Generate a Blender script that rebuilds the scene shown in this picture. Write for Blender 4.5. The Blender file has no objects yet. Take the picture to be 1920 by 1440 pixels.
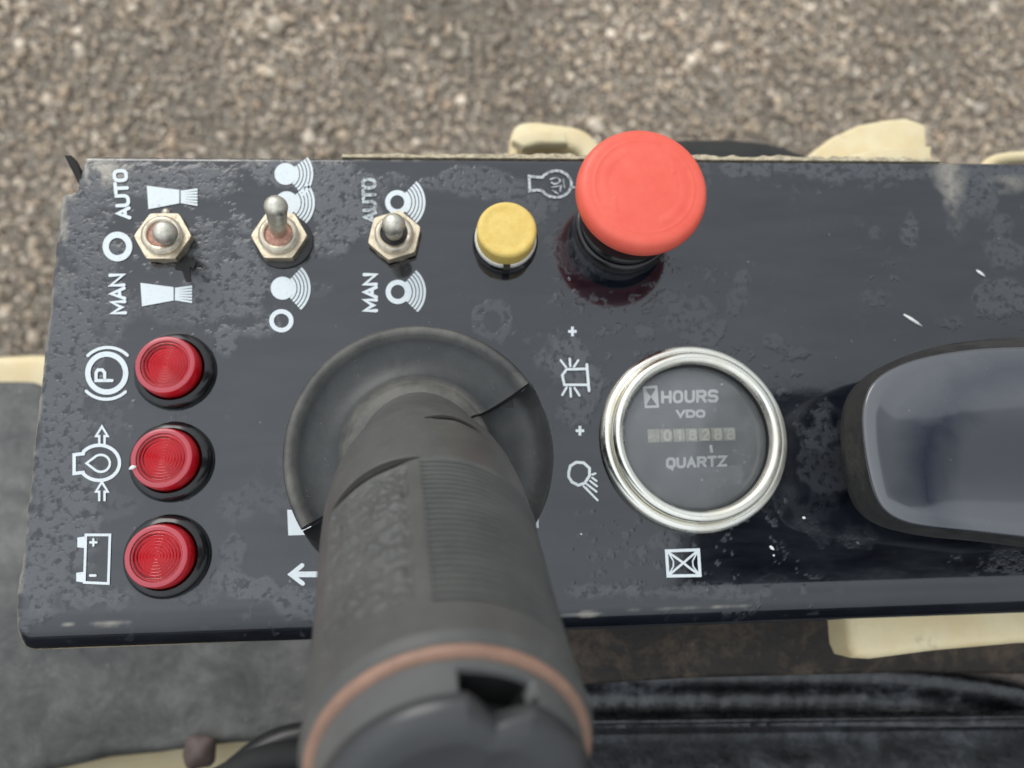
import bpy, bmesh, math, random
import numpy as np
from mathutils import Matrix, Vector

random.seed(7)
rng = np.random.RandomState(11)
sc = bpy.context.scene

# ------------------------------------------------------------ camera
F = 1442.0; CX, CY = 960.0, 720.0; CAMH = 0.238
_n = np.array([-100.0, 333.0, F]); _n /= np.linalg.norm(_n)
_s = -0.014; _t = -(_n[0] + _n[1] * _s) / _n[2]
_X = np.array([1.0, _s, _t]); _X /= np.linalg.norm(_X)
_Z = -_n; _Y = np.cross(_Z, _X)
RC = np.stack([_X, _Y, _Z], 1)                 # camera axes (x right, y down, z forward) from world
CAM = -RC.T @ np.array([0, 0, CAMH / _n[2]])
cam_d = bpy.data.cameras.new('camera'); cam = bpy.data.objects.new('camera', cam_d)
sc.collection.objects.link(cam); sc.camera = cam
cw = RC.T @ np.diag([1, -1, -1])
M4 = Matrix([list(cw[0]) + [CAM[0]], list(cw[1]) + [CAM[1]], list(cw[2]) + [CAM[2]], [0, 0, 0, 1]])
cam.matrix_world = M4
cam_d.sensor_width = 36; cam_d.lens = 36 * F / 1920
cam_d.clip_start = 0.01; cam_d.clip_end = 100
cam_d.dof.use_dof = True; cam_d.dof.focus_distance = 0.208; cam_d.dof.aperture_fstop = 10.8

# ------------------------------------------------------------ light: overcast sky, broad soft sun
SUN_EL, SUN_AZ = math.radians(38), math.radians(-28)     # azimuth from +Y towards +X
w = bpy.data.worlds.new('World'); sc.world = w; w.use_nodes = True
wn = w.node_tree; wn.nodes.clear()
sky = wn.nodes.new('ShaderNodeTexSky'); sky.sky_type = 'NISHITA'; sky.sun_disc = False
sky.sun_elevation = SUN_EL; sky.sun_rotation = SUN_AZ
sky.air_density = 1.0; sky.dust_density = 4.0; sky.ozone_density = 1.0
# closed cloud deck over it: brighter towards the zenith as an overcast sky is, faintly mottled
def wnode(t, **k):
    n = wn.nodes.new(t)
    for a, v in k.items(): setattr(n, a, v)
    return n
tcw = wnode('ShaderNodeTexCoord'); sep = wnode('ShaderNodeSeparateXYZ'); wn.links.new(tcw.outputs['Generated'], sep.inputs[0])
zr = wnode('ShaderNodeMapRange'); zr.inputs['From Min'].default_value = 0.0; zr.inputs['From Max'].default_value = 1.0
zr.inputs['To Min'].default_value = 0.36; zr.inputs['To Max'].default_value = 1.0; wn.links.new(sep.outputs[2], zr.inputs[0])
cn = wnode('ShaderNodeTexNoise'); cn.inputs['Scale'].default_value = 1.6; cn.inputs['Detail'].default_value = 5; wn.links.new(tcw.outputs['Generated'], cn.inputs['Vector'])
cr_ = wnode('ShaderNodeMapRange'); cr_.inputs['From Min'].default_value = 0.3; cr_.inputs['From Max'].default_value = 0.7
cr_.inputs['To Min'].default_value = 0.84; cr_.inputs['To Max'].default_value = 1.16; wn.links.new(cn.outputs['Fac'], cr_.inputs[0])
# the deck is a little thinner towards the left
gx_ = wnode('ShaderNodeMapRange'); gx_.inputs['From Min'].default_value = -0.6; gx_.inputs['From Max'].default_value = 0.6
gx_.inputs['To Min'].default_value = 1.30; gx_.inputs['To Max'].default_value = 0.80; wn.links.new(sep.outputs[0], gx_.inputs[0])
m0_ = wnode('ShaderNodeMath', operation='MULTIPLY'); wn.links.new(zr.outputs[0], m0_.inputs[0]); wn.links.new(gx_.outputs[0], m0_.inputs[1])
mm = wnode('ShaderNodeMath', operation='MULTIPLY'); wn.links.new(m0_.outputs[0], mm.inputs[0]); wn.links.new(cr_.outputs[0], mm.inputs[1])
vm = wnode('ShaderNodeVectorMath', operation='SCALE'); vm.inputs[0].default_value = (10.6, 11.3, 11.9); wn.links.new(mm.outputs[0], vm.inputs['Scale'])
mxw = wnode('ShaderNodeMix', data_type='RGBA'); mxw.inputs[0].default_value = 0.88
wn.links.new(sky.outputs[0], mxw.inputs[6]); wn.links.new(vm.outputs[0], mxw.inputs[7])
bg = wn.nodes.new('ShaderNodeBackground'); bg.inputs['Strength'].default_value = 0.10
wo = wn.nodes.new('ShaderNodeOutputWorld')
wn.links.new(mxw.outputs[2], bg.inputs[0]); wn.links.new(bg.outputs[0], wo.inputs[0])
sd = bpy.data.lights.new('sun', 'SUN'); so = bpy.data.objects.new('sun', sd); sc.collection.objects.link(so)
sd.energy = 0.8; sd.angle = math.radians(30); sd.color = (1.0, 0.97, 0.93)
sdir = Vector((math.sin(SUN_AZ) * math.cos(SUN_EL), math.cos(SUN_AZ) * math.cos(SUN_EL), math.sin(SUN_EL)))
so.rotation_euler = sdir.to_track_quat('Z', 'Y').to_euler(); so.location = (0, 1, 2)

sc.view_settings.view_transform = 'Standard'; sc.view_settings.look = 'None'
sc.view_settings.exposure = 0.27; sc.view_settings.gamma = 1.0
sc.cycles.use_denoising = True

# ------------------------------------------------------------ helpers
def at(u, v, z=0.0):
    r = RC.T @ np.array([(u - CX) / F, (v - CY) / F, 1.0])
    k = (z - CAM[2]) / r[2]
    return CAM + k * r

def to_px(P):
    q = (np.asarray(P) - CAM) @ RC.T
    return q[..., 0] / q[..., 2] * F + CX, q[..., 1] / q[..., 2] * F + CY

def tag(o, label=None, cat=None, group=None, kind=None):
    if label: o['label'] = label
    if cat: o['category'] = cat
    if group: o['group'] = group
    if kind: o['kind'] = kind
    return o

def empty(name, loc, label, cat, group=None):
    o = bpy.data.objects.new(name, None); o.empty_display_size = 0.01
    sc.collection.objects.link(o); o.location = loc
    return tag(o, label, cat, group)

def mesh(name, verts, faces, mat, parent=None, smooth=True, angle=None, matrix=None):
    me = bpy.data.meshes.new(name)
    me.from_pydata([tuple(map(float, v)) for v in verts], [], [tuple(int(i) for i in f) for f in faces])
    me.validate(); me.update()
    me.materials.append(mat)
    if smooth:
        me.shade_smooth()
        if angle: me.set_sharp_from_angle(angle=math.radians(angle))
    o = bpy.data.objects.new(name, me); sc.collection.objects.link(o)
    if parent is not None: o.parent = parent
    if matrix is not None: o.matrix_local = matrix
    return o

def lathe(prof, seg=64, close_bottom=False, close_top=True, sq=None):
    """prof: list of (r, z). Returns verts, faces."""
    V = []; Fc = []
    for (r, z) in prof:
        for i in range(seg):
            a = 2 * math.pi * i / seg
            V.append((r * math.cos(a), r * math.sin(a), z))
    m = len(prof)
    for j in range(m - 1):
        for i in range(seg):
            k = (i + 1) % seg
            Fc.append((j * seg + i, j * seg + k, (j + 1) * seg + k, (j + 1) * seg + i))
    if close_top: Fc.append(tuple((m - 1) * seg + i for i in range(seg)))
    if close_bottom: Fc.append(tuple(reversed(range(seg))))
    return V, Fc

def arcprof(cx, cz, r, a0, a1, n=6):
    return [(cx + r * math.cos(math.radians(a0 + (a1 - a0) * i / n)), cz + r * math.sin(math.radians(a0 + (a1 - a0) * i / n))) for i in range(n + 1)]

def prism(pts, z0, z1, bevel=0.0):
    """polygon (ccw xy list) extruded from z0 to z1, top edge bevelled."""
    n = len(pts); P = np.array(pts)[:, :2]
    rings = [(P, z0)]
    if bevel > 0:
        nx = np.roll(P, -1, 0) - P; pv = P - np.roll(P, 1, 0)
        def nrm(v): return np.stack([v[:, 1], -v[:, 0]], 1) / (np.linalg.norm(v, axis=1)[:, None] + 1e-12)
        N = nrm(nx) + nrm(pv); N /= (np.linalg.norm(N, axis=1)[:, None] + 1e-12)
        area = 0.5 * np.sum(P[:, 0] * np.roll(P[:, 1], -1) - np.roll(P[:, 0], -1) * P[:, 1])
        sg = 1 if area > 0 else -1
        for k in range(5):
            a = math.pi / 2 * k / 4
            rings.append((P - sg * N * bevel * (1 - math.cos(a)), z1 - bevel + bevel * math.sin(a)))
    else:
        rings.append((P, z1))
    V = []; Fc = []
    for (R_, z) in rings:
        for p in R_: V.append((p[0], p[1], z))
    m = len(rings)
    for j in range(m - 1):
        for i in range(n):
            k = (i + 1) % n
            Fc.append((j * n + i, j * n + k, (j + 1) * n + k, (j + 1) * n + i))
    Fc.append(tuple((m - 1) * n + i for i in range(n))); Fc.append(tuple(reversed(range(n))))
    return V, Fc

def box(x0, x1, y0, y1, z0, z1):
    V = [(x, y, z) for z in (z0, z1) for y in (y0, y1) for x in (x0, x1)]
    Fc = [(0, 2, 3, 1), (4, 5, 7, 6), (0, 1, 5, 4), (2, 6, 7, 3), (0, 4, 6, 2), (1, 3, 7, 5)]
    return V, Fc

def tube(pts, r, seg=12):
    P = [Vector(p) for p in pts]; V = []; Fc = []
    up = Vector((0, 0, 1))
    for i, p in enumerate(P):
        d = (P[min(i + 1, len(P) - 1)] - P[max(i - 1, 0)]).normalized()
        a = d.cross(up)
        if a.length < 1e-4: a = d.cross(Vector((0, 1, 0)))
        a.normalize(); b = a.cross(d)
        rr = r[i] if isinstance(r, (list, tuple)) else r
        for k in range(seg):
            t = 2 * math.pi * k / seg
            V.append(tuple(p + a * (rr * math.cos(t)) + b * (rr * math.sin(t))))
    for i in range(len(P) - 1):
        for k in range(seg):
            k2 = (k + 1) % seg
            Fc.append((i * seg + k, i * seg + k2, (i + 1) * seg + k2, (i + 1) * seg + k))
    Fc.append(tuple(reversed(range(seg)))); Fc.append(tuple((len(P) - 1) * seg + k for k in range(seg)))
    return V, Fc

def catmull(pts, n=8, closed=False):
    P = [np.array(p, float) for p in pts]; out = []
    m = len(P)
    rngi = range(m if closed else m - 1)
    for i in rngi:
        p0 = P[(i - 1) % m] if closed or i > 0 else P[0]
        p1 = P[i]; p2 = P[(i + 1) % m]
        p3 = P[(i + 2) % m] if closed or i + 2 < m else P[-1]
        for k in range(n):
            t = k / n
            out.append(0.5 * ((2 * p1) + (-p0 + p2) * t + (2 * p0 - 5 * p1 + 4 * p2 - p3) * t * t + (-p0 + 3 * p1 - 3 * p2 + p3) * t ** 3))
    if not closed: out.append(P[-1])
    return out

# value noise on arbitrary 2-D points
def vnoise(x, y, scale, seed):
    r = np.random.RandomState(seed); T = r.rand(256, 256)
    X = x * scale; Y = y * scale
    xi = np.floor(X).astype(int); yi = np.floor(Y).astype(int)
    fx = X - xi; fy = Y - yi; fx = fx * fx * (3 - 2 * fx); fy = fy * fy * (3 - 2 * fy)
    g = lambda a, b: T[a % 256, b % 256]
    return (g(xi, yi) * (1 - fx) + g(xi + 1, yi) * fx) * (1 - fy) + (g(xi, yi + 1) * (1 - fx) + g(xi + 1, yi + 1) * fx) * fy
def fbm(x, y, scale, seed, octv=4, gain=0.55):
    s = 0; a = 1; t = 0
    for k in range(octv):
        s = s + a * vnoise(x + 3.7 * k, y + 1.3 * k, scale * 2 ** k, seed + k); t += a; a *= gain
    return s / t

# ------------------------------------------------------------ materials
class N:
    """tiny node-graph helper"""
    def __init__(s, name):
        s.m = bpy.data.materials.new(name); s.m.use_nodes = True; s.t = s.m.node_tree
        s.b = s.t.nodes['Principled BSDF']; s.out = s.t.nodes['Material Output']
        s.co = s.t.nodes.new('ShaderNodeTexCoord').outputs['Object']
    def new(s, typ): return s.t.nodes.new(typ)
    def lk(s, a, b): s.t.links.new(a, b)
    def noise(s, scale, detail=4, rough=0.6, dist=0.0, vec=None):
        n = s.new('ShaderNodeTexNoise'); n.inputs['Scale'].default_value = scale; n.inputs['Detail'].default_value = detail
        n.inputs['Roughness'].default_value = rough; n.inputs['Distortion'].default_value = dist
        s.lk(vec or s.co, n.inputs['Vector']); return n.outputs['Fac']
    def voro(s, scale, feature='F1', vec=None):
        n = s.new('ShaderNodeTexVoronoi'); n.inputs['Scale'].default_value = scale; n.feature = feature
        s.lk(vec or s.co, n.inputs['Vector']); return n.outputs['Distance']
    def ramp(s, fac, stops):
        n = s.new('ShaderNodeValToRGB'); e = n.color_ramp.elements
        while len(e) < len(stops): e.new(0.5)
        for i, (p, c) in enumerate(stops):
            e[i].position = p; e[i].color = (c, c, c, 1) if isinstance(c, (int, float)) else (*c, 1)
        s.lk(fac, n.inputs[0]); return n.outputs[0]
    def math(s, op, a, b=0.5, clamp=False):
        n = s.new('ShaderNodeMath'); n.operation = op; n.use_clamp = clamp
        for i, v in enumerate((a, b)):
            if isinstance(v, (int, float)): n.inputs[i].default_value = v
            else: s.lk(v, n.inputs[i])
        return n.outputs[0]
    def mix(s, fac, a, b):
        n = s.new('ShaderNodeMix'); n.data_type = 'RGBA'
        for i, v in ((0, fac), (6, a), (7, b)):
            if isinstance(v, (int, float)): n.inputs[i].default_value = v if i == 0 else (v, v, v, 1)
            elif isinstance(v, tuple): n.inputs[i].default_value = (*v, 1)
            else: s.lk(v, n.inputs[i])
        return n.outputs[2]
    def set(s, **k):
        for a, v in k.items():
            i = s.b.inputs[a.replace('_', ' ')]
            if isinstance(v, tuple): i.default_value = (*v, 1)
            elif isinstance(v, (int, float)): i.default_value = v
            else: s.lk(v, i)
        return s
    def bump(s, h, dist=0.0002, strength=0.5, prev=None):
        n = s.new('ShaderNodeBump'); n.inputs['Distance'].default_value = dist; n.inputs['Strength'].default_value = strength
        s.lk(h, n.inputs['Height'])
        if prev is not None: s.lk(prev, n.inputs['Normal'])
        s.lk(n.outputs[0], s.b.inputs['Normal']); return n.outputs[0]
    def attr(s, name):
        n = s.new('ShaderNodeAttribute'); n.attribute_name = name; return n

def simple(name, col, rough=0.5, metal=0.0, vary=0.25, scale=300, bump=0.0, bscale=None, coat=0.0, spec=0.5):
    g = N(name)
    nz = g.noise(scale, 5, 0.65)
    c = g.mix(g.ramp(nz, [(0.3, 0.0), (0.7, 1.0)]), tuple(x * (1 - vary) for x in col), tuple(min(1, x * (1 + vary)) for x in col))
    g.set(Base_Color=c, Roughness=rough, Metallic=metal, Coat_Weight=coat)
    g.b.inputs['Specular IOR Level'].default_value = spec
    if bump: g.bump(g.noise((bscale or scale) * 1.5, 6, 0.7), 0.001, bump)
    return g.m

def dusty(name, base, dust, rough=0.4, amount=0.5, scale=120, bump=0.15, speck=True, spec=0.5):
    """base plastic/rubber with a film of grey dust and lighter specks"""
    g = N(name)
    a = g.ramp(g.noise(scale, 6, 0.7, 0.4), [(0.35, 0.0), (0.75, amount)])
    c = g.mix(a, base, dust)
    r = g.math('ADD', g.math('MULTIPLY', a, 0.5), rough, True)
    if speck:
        v = g.ramp(g.voro(scale * 9), [(0.0, 1.0), (0.09, 0.0)])
        k = g.ramp(g.noise(scale * 2.5, 2), [(0.56, 0.0), (0.66, 1.0)])
        v = g.math('MULTIPLY', v, k)
        c = g.mix(g.math('MULTIPLY', v, 0.6), c, (0.5, 0.48, 0.43))
    g.set(Base_Color=c, Roughness=r); g.b.inputs['Specular IOR Level'].default_value = spec
    g.bump(g.noise(scale * 8, 4, 0.7), 0.0004, bump)
    return g.m

def grimy(name, lo, mid, hi, scale, rough=0.6, bump=0.6, bd=0.003, coat=0.0):
    g = N(name)
    a = g.noise(scale, 9, 0.78, 0.3); b = g.noise(scale * .22, 4, 0.6)
    k = g.math('ADD', g.math('MULTIPLY', a, 0.72), g.math('MULTIPLY', b, 0.28))
    c = g.ramp(k, [(0.38, lo), (0.50, mid), (0.62, hi)])
    sp = g.math('MULTIPLY', g.ramp(g.voro(scale * 4), [(0.0, 1.0), (0.13, 0.0)]), g.ramp(g.noise(scale * 1.3, 2), [(0.50, 0.0), (0.60, 1.0)]))
    c = g.mix(g.math('MULTIPLY', sp, 0.55), c, tuple(min(.6, x * 2.0 + .05) for x in hi))
    g.set(Base_Color=c, Roughness=g.ramp(k, [(0.4, rough - .2), (0.6, rough + .1)])); g.b.inputs['Coat Weight'].default_value = coat; g.b.inputs['Coat Roughness'].default_value = 0.25; g.bump(a, bd, bump)
    return g.m
# panel paint: gloss black with dried-water film given by the mesh attribute "film"
g = N('black_panel_paint')
fm = g.attr('film').outputs['Fac']; sm = g.attr('smear_glint').outputs['Fac']
pit = g.ramp(g.noise(380, 3, 0.55, 0.2), [(0.36, 0.0), (0.50, 1.0)])
pit2 = g.ramp(g.voro(260), [(0.10, 0.0), (0.26, 1.0)])
tex = g.math('MULTIPLY', pit, pit2)
f1 = g.math('MULTIPLY', fm, g.math('ADD', g.math('MULTIPLY', tex, 0.75), 0.25), True)
wm = g.new('ShaderNodeMapping'); wm.inputs['Rotation'].default_value = (0, 0, 0.35); wm.inputs['Scale'].default_value = (1, 4.5, 1); g.lk(g.co, wm.inputs['Vector'])
haze = g.ramp(g.noise(30, 6, 0.65, 0.3, wm.outputs[0]), [(0.36, 0.0), (0.66, 1.0)])
spk = g.math('MULTIPLY', g.ramp(g.voro(260), [(0.0, 1.0), (0.07, 0.0)]), g.ramp(g.noise(90, 2), [(0.5, 0.0), (0.62, 1.0)]))
clean = g.mix(haze, (0.004, 0.005, 0.009), (0.014, 0.017, 0.023))
c = g.mix(g.math('MULTIPLY', f1, 0.9), clean, (0.082, 0.087, 0.096))
c = g.mix(g.math('MULTIPLY', spk, 0.45), c, (0.20, 0.20, 0.20))
c = g.mix(g.math('MULTIPLY', sm, 0.8), c, (0.42, 0.38, 0.31))
g.set(Base_Color=c, Roughness=g.math('ADD', g.math('MULTIPLY', f1, 0.30), g.math('ADD', g.math('MULTIPLY', haze, 0.05), 0.07), True))
pitm = g.math('MULTIPLY', fm, g.math('SUBTRACT', 1.0, g.math('MULTIPLY', tex, 0.55)), True)
keepm = g.math('SUBTRACT', 1.0, g.math('MULTIPLY', pitm, 0.34), True)
g.lk(g.math('MULTIPLY', keepm, 0.85), g.b.inputs['Coat Weight']); g.b.inputs['Coat Roughness'].default_value = 0.035
g.lk(g.math('MULTIPLY', keepm, 0.58), g.b.inputs['Specular IOR Level'])
b1 = g.bump(g.noise(160, 3, 0.5), 0.0006, 0.06)
g.bump(g.math('MULTIPLY', fm, g.math('ADD', g.math('MULTIPLY', tex, 0.6), g.math('MULTIPLY', g.noise(900, 2, 0.5), 0.5))), 0.00035, 0.75, b1)
PANEL = g.m

g = N('white_print')
wr = g.ramp(g.noise(1300, 4, 0.7), [(0.30, 0.55), (0.45, 0.0)])
g.set(Base_Color=g.mix(g.math('MULTIPLY', wr, 0.5), (0.74, 0.80, 0.82), (0.25, 0.26, 0.27)), Roughness=0.45)
PRINT = g.m
g = N('worn_white_print')
wr = g.ramp(g.noise(900, 4, 0.75), [(0.40, 0.9), (0.58, 0.0)])
g.set(Base_Color=g.mix(wr, (0.62, 0.67, 0.69), (0.12, 0.125, 0.13)), Roughness=0.5)
WORN = g.m
DIALPRINT = simple('dial_print', (0.95, 0.95, 0.92), 0.6, vary=0.06)

# nickel
def metal(name, col, rough, dirt, scale=500):
    g = N(name)
    a = g.ramp(g.noise(scale, 5, 0.7), [(0.45, 0.0), (0.75, 1.0)])
    g.set(Base_Color=g.mix(g.math('MULTIPLY', a, 0.6), col, dirt), Metallic=g.math('SUBTRACT', 1.0, g.math('MULTIPLY', a, 0.45)),
          Roughness=g.math('ADD', g.math('MULTIPLY', a, 0.25), rough))
    g.bump(g.noise(scale * 2, 3), 0.0002, 0.12)
    return g.m
NICKEL = metal('aged_nickel', (0.55, 0.49, 0.39), 0.30, (0.30, 0.24, 0.17))
BRASSNUT = metal('brassy_nut', (0.70, 0.61, 0.46), 0.42, (0.38, 0.29, 0.18))
LEVERM = metal('lever_nickel', (0.74, 0.70, 0.60), 0.38, (0.26, 0.22, 0.16), 350)
CHROME = metal('bezel_chrome', (0.90, 0.88, 0.80), 0.22, (0.70, 0.64, 0.48), 60)
RUST = simple('pink_rust', (0.52, 0.27, 0.20), 0.7, vary=0.35, scale=900)
DARKFILL = simple('dark_fill', (0.02, 0.019, 0.018), 0.7)

BLACKGLOSS = simple('gloss_black_plastic', (0.012, 0.012, 0.013), 0.16, vary=0.3, scale=200, spec=0.6)
BLACKMATT = simple('satin_black_plastic', (0.014, 0.014, 0.015), 0.32, vary=0.3, scale=200)

g = N('red_lens')
fr = g.attr('frost').outputs['Fac']
c = g.mix(fr, (1.0, 0.003, 0.018), (0.50, 0.11, 0.14))
g.b.inputs['Coat Weight'].default_value = 0.35; g.b.inputs['Coat Roughness'].default_value = 0.06
g.set(Base_Color=c, Roughness=g.math('ADD', g.math('MULTIPLY', fr, 0.35), 0.06), Transmission_Weight=g.math('SUBTRACT', 0.96, g.math('MULTIPLY', fr, 0.95), True), IOR=1.49)
REDLENS = g.m
REFLECTOR = simple('lamp_reflector', (0.92, 0.80, 0.78), 0.4, vary=0.05)

g = N('emergency_red')
a = g.ramp(g.noise(140, 5, 0.6), [(0.35, 0.0), (0.7, 1.0)])
sp = g.math('MULTIPLY', g.ramp(g.voro(520), [(0.0, 1.0), (0.10, 0.0)]), g.ramp(g.noise(150, 2), [(0.52, 0.0), (0.62, 1.0)]))
c = g.mix(a, (0.86, 0.12, 0.075), (0.90, 0.15, 0.10))
c = g.mix(g.math('MULTIPLY', sp, 0.5), c, (0.45, 0.10, 0.07))
g.set(Base_Color=c, Roughness=0.42); g.bump(g.noise(700, 4), 0.0001, 0.2)
g.b.inputs['Subsurface Weight'].default_value = 0.15; g.b.inputs['Subsurface Radius'].default_value = (1.0, 0.2, 0.1); g.b.inputs['Subsurface Scale'].default_value = 0.002
ERED = g.m
g = N('yellow_rubber')
a = g.ramp(g.noise(420, 5, 0.7), [(0.35, 0.0), (0.65, 1.0)])
sp = g.ramp(g.noise(1100, 3, 0.6), [(0.60, 0.0), (0.72, 1.0)])
c = g.mix(a, (0.80, 0.56, 0.135), (0.86, 0.64, 0.19))
c = g.mix(g.math('MULTIPLY', sp, 0.35), c, (0.50, 0.33, 0.08))
g.set(Base_Color=c, Roughness=0.6); g.bump(g.noise(900, 4), 0.0002, 0.3)
YELLOW = g.m
WHITEPL = simple('white_plastic', (0.78, 0.78, 0.74), 0.4, vary=0.08)

g = N('dusty_glass')
t = g.new('ShaderNodeBsdfTransparent'); gl = g.new('ShaderNodeBsdfGlossy'); gl.inputs['Roughness'].default_value = 0.03
df = g.new('ShaderNodeBsdfDiffuse'); df.inputs['Color'].default_value = (0.62, 0.64, 0.65, 1)
fz = g.new('ShaderNodeFresnel'); fz.inputs['IOR'].default_value = 1.55
m1 = g.new('ShaderNodeMixShader'); m2 = g.new('ShaderNodeMixShader')
blot = g.ramp(g.noise(90, 4, 0.5), [(0.3, 0.09), (0.7, 0.17)])
dots = g.math('MULTIPLY', g.ramp(g.voro(330), [(0.0, 1.0), (0.14, 0.0)]), g.ramp(g.noise(170, 2), [(0.46, 0.0), (0.6, 1.0)]))
dk = g.math('MULTIPLY', g.ramp(g.voro(430), [(0.0, 1.0), (0.22, 0.0)]), g.ramp(g.noise(120, 2, vec=None), [(0.42, 1.0), (0.55, 0.0)]))
dens = g.math('ADD', g.math('SUBTRACT', blot, g.math('MULTIPLY', dk, 0.07)), g.math('MULTIPLY', dots, 0.6), True)
g.lk(dens, m1.inputs[0]); g.lk(t.outputs[0], m1.inputs[1]); g.lk(df.outputs[0], m1.inputs[2])
g.lk(fz.outputs[0], m2.inputs[0]); g.lk(m1.outputs[0], m2.inputs[1]); g.lk(gl.outputs[0], m2.inputs[2])
g.lk(m2.outputs[0], g.out.inputs['Surface'])
GLASS = g.m
DIAL = simple('dial_black', (0.036, 0.039, 0.041), 0.6, vary=0.15)
DRUM = simple('counter_drum', (0.58, 0.55, 0.42), 0.5, vary=0.25, scale=800)
DRUMW = simple('counter_digit', (0.84, 0.82, 0.66), 0.5, vary=0.1)

RUBBER = dusty('joystick_rubber', (0.052, 0.055, 0.056), (0.13, 0.13, 0.122), 0.42, 0.35, 90, 0.25)
g = N('skirt_rubber')
sp_ = g.new('ShaderNodeSeparateXYZ'); g.lk(g.co, sp_.inputs[0])
a = g.ramp(g.noise(95, 7, 0.72, 0.4), [(0.36, 0.0), (0.72, 1.0)])
lip = g.math('MULTIPLY', g.ramp(g.math('MULTIPLY', sp_.outputs[2], 20), [(0.545, 0.0), (0.575, 1.0)]), g.ramp(g.noise(60, 5, 0.7), [(0.32, 0.15), (0.62, 1.0)]))
v = g.math('MULTIPLY', g.ramp(g.voro(750), [(0.0, 1.0), (0.11, 0.0)]), g.ramp(g.noise(160, 2), [(0.52, 0.0), (0.62, 1.0)]))
c = g.mix(g.math('MULTIPLY', a, 0.35), (0.030, 0.032, 0.033), (0.095, 0.095, 0.090))
c = g.mix(g.math('MULTIPLY', lip, 0.75), c, (0.20, 0.19, 0.165)); c = g.mix(g.math('MULTIPLY', v, 0.7), c, (0.5, 0.48, 0.43))
g.set(Base_Color=c, Roughness=g.math('ADD', g.math('MULTIPLY', lip, 0.35), 0.40, True)); g.bump(g.noise(700, 4, 0.7), 0.0003, 0.25)
RUBBER = g.m
GRIPRUB = dusty('grip_rubber', (0.075, 0.076, 0.073), (0.19, 0.185, 0.165), 0.40, 0.38, 60, 0.3)
g = N('label_rubber')
a = g.ramp(g.noise(230, 5, 0.7, 0.5), [(0.42, 0.0), (0.62, 1.0)]); b = g.ramp(g.noise(330, 3, 0.6), [(0.60, 0.0), (0.70, 1.0)])
c = g.mix(a, (0.10, 0.10, 0.092), (0.165, 0.162, 0.145)); c = g.mix(b, c, (0.34, 0.33, 0.29))
COLLAR = simple('collar_plastic', (0.115, 0.117, 0.114), 0.45, vary=0.1, scale=120)
CAPTOP = simple('cap_plastic', (0.035, 0.035, 0.037), 0.30, vary=0.15, scale=60, spec=0.7)
COPPER = simple('copper_band', (0.31, 0.18, 0.125), 0.42, vary=0.2, scale=200)
BTN_SLOTSHADE = simple('button_slot_shade', (0.006, 0.006, 0.006), 0.5)

g = N('armrest_black')
# sky reflection painted into the colour: blue-black crescent on a paler top
mp = g.new('ShaderNodeMapping'); g.lk(g.co, mp.inputs['Vector']); mp.inputs['Location'].default_value = (0.22, 0.44, 0); mp.inputs['Scale'].default_value = (27, 31, 0)
ln = g.new('ShaderNodeVectorMath'); ln.operation = 'LENGTH'; g.lk(mp.outputs[0], ln.inputs[0])
rad_ = g.math('ADD', ln.outputs['Value'], g.math('MULTIPLY', g.math('SUBTRACT', g.noise(45, 4, 0.55, 0.6), 0.5), 0.55))
a = g.ramp(g.math('ABSOLUTE', g.math('SUBTRACT', rad_, 0.98)), [(0.00, 0.0), (0.26, 1.0)])
sp = g.math('MULTIPLY', g.ramp(g.voro(300), [(0.0, 1.0), (0.08, 0.0)]), g.ramp(g.noise(90, 2), [(0.55, 0.0), (0.62, 1.0)]))
g.set(Base_Color=g.mix(g.math('MULTIPLY', sp, 0.7), g.mix(a, (0.028, 0.033, 0.048), (0.072, 0.077, 0.086)), (0.4, 0.4, 0.4)), Roughness=g.mix(a, 0.10, 0.22))
g.b.inputs['Coat Weight'].default_value = 1.0; g.b.inputs['Coat Roughness'].default_value = 0.05; g.b.inputs['Specular IOR Level'].default_value = 0.8
g.bump(g.noise(30, 3, 0.5), 0.003, 0.12)
ARM = g.m
ARMSIDE = dusty('armrest_side', (0.018, 0.017, 0.016), (0.10, 0.095, 0.085), 0.35, 0.5, 150, 0.5)

g = N('cream_paint')
a = g.ramp(g.noise(60, 5, 0.6), [(0.35, 0.0), (0.65, 1.0)]); ru = g.ramp(g.noise(40, 5, 0.7, 0.5), [(0.60, 0.0), (0.74, 1.0)])
c = g.mix(a, (0.84, 0.67, 0.38), (0.90, 0.78, 0.50)); c = g.mix(g.math('MULTIPLY', ru, 0.55), c, (0.36, 0.24, 0.12))
g.set(Base_Color=c, Roughness=0.5); g.bump(g.noise(120, 4), 0.001, 0.2)
CREAM = g.m
SEAL = simple('sandy_edge', (0.50, 0.43, 0.30), 0.85, vary=0.5, scale=500, bump=0.5)
MAT = grimy('floor_mat', (0.060, 0.061, 0.059), (0.125, 0.126, 0.121), (0.22, 0.218, 0.205), 34, 0.75)
DARKST = dusty('dirty_black_steel', (0.010, 0.010, 0.011), (0.07, 0.055, 0.045), 0.5, 0.7, 35, 0.5)
DARKDUST = grimy('dusty_black_cover', (0.005, 0.006, 0.007), (0.014, 0.015, 0.018), (0.11, 0.115, 0.125), 85, 0.36, 0.35, 0.002, 0.9)
DUSTLOW = grimy('dusty_lower_cover', (0.018, 0.019, 0.021), (0.060, 0.062, 0.067), (0.17, 0.175, 0.185), 70, 0.45)
TYRE = simple('tyre_rubber', (0.022, 0.022, 0.022), 0.75, vary=0.3, scale=60, bump=0.3)
RUSTY = simple('brown_rock', (0.13, 0.095, 0.085), 0.6, vary=0.3, scale=80)

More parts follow.
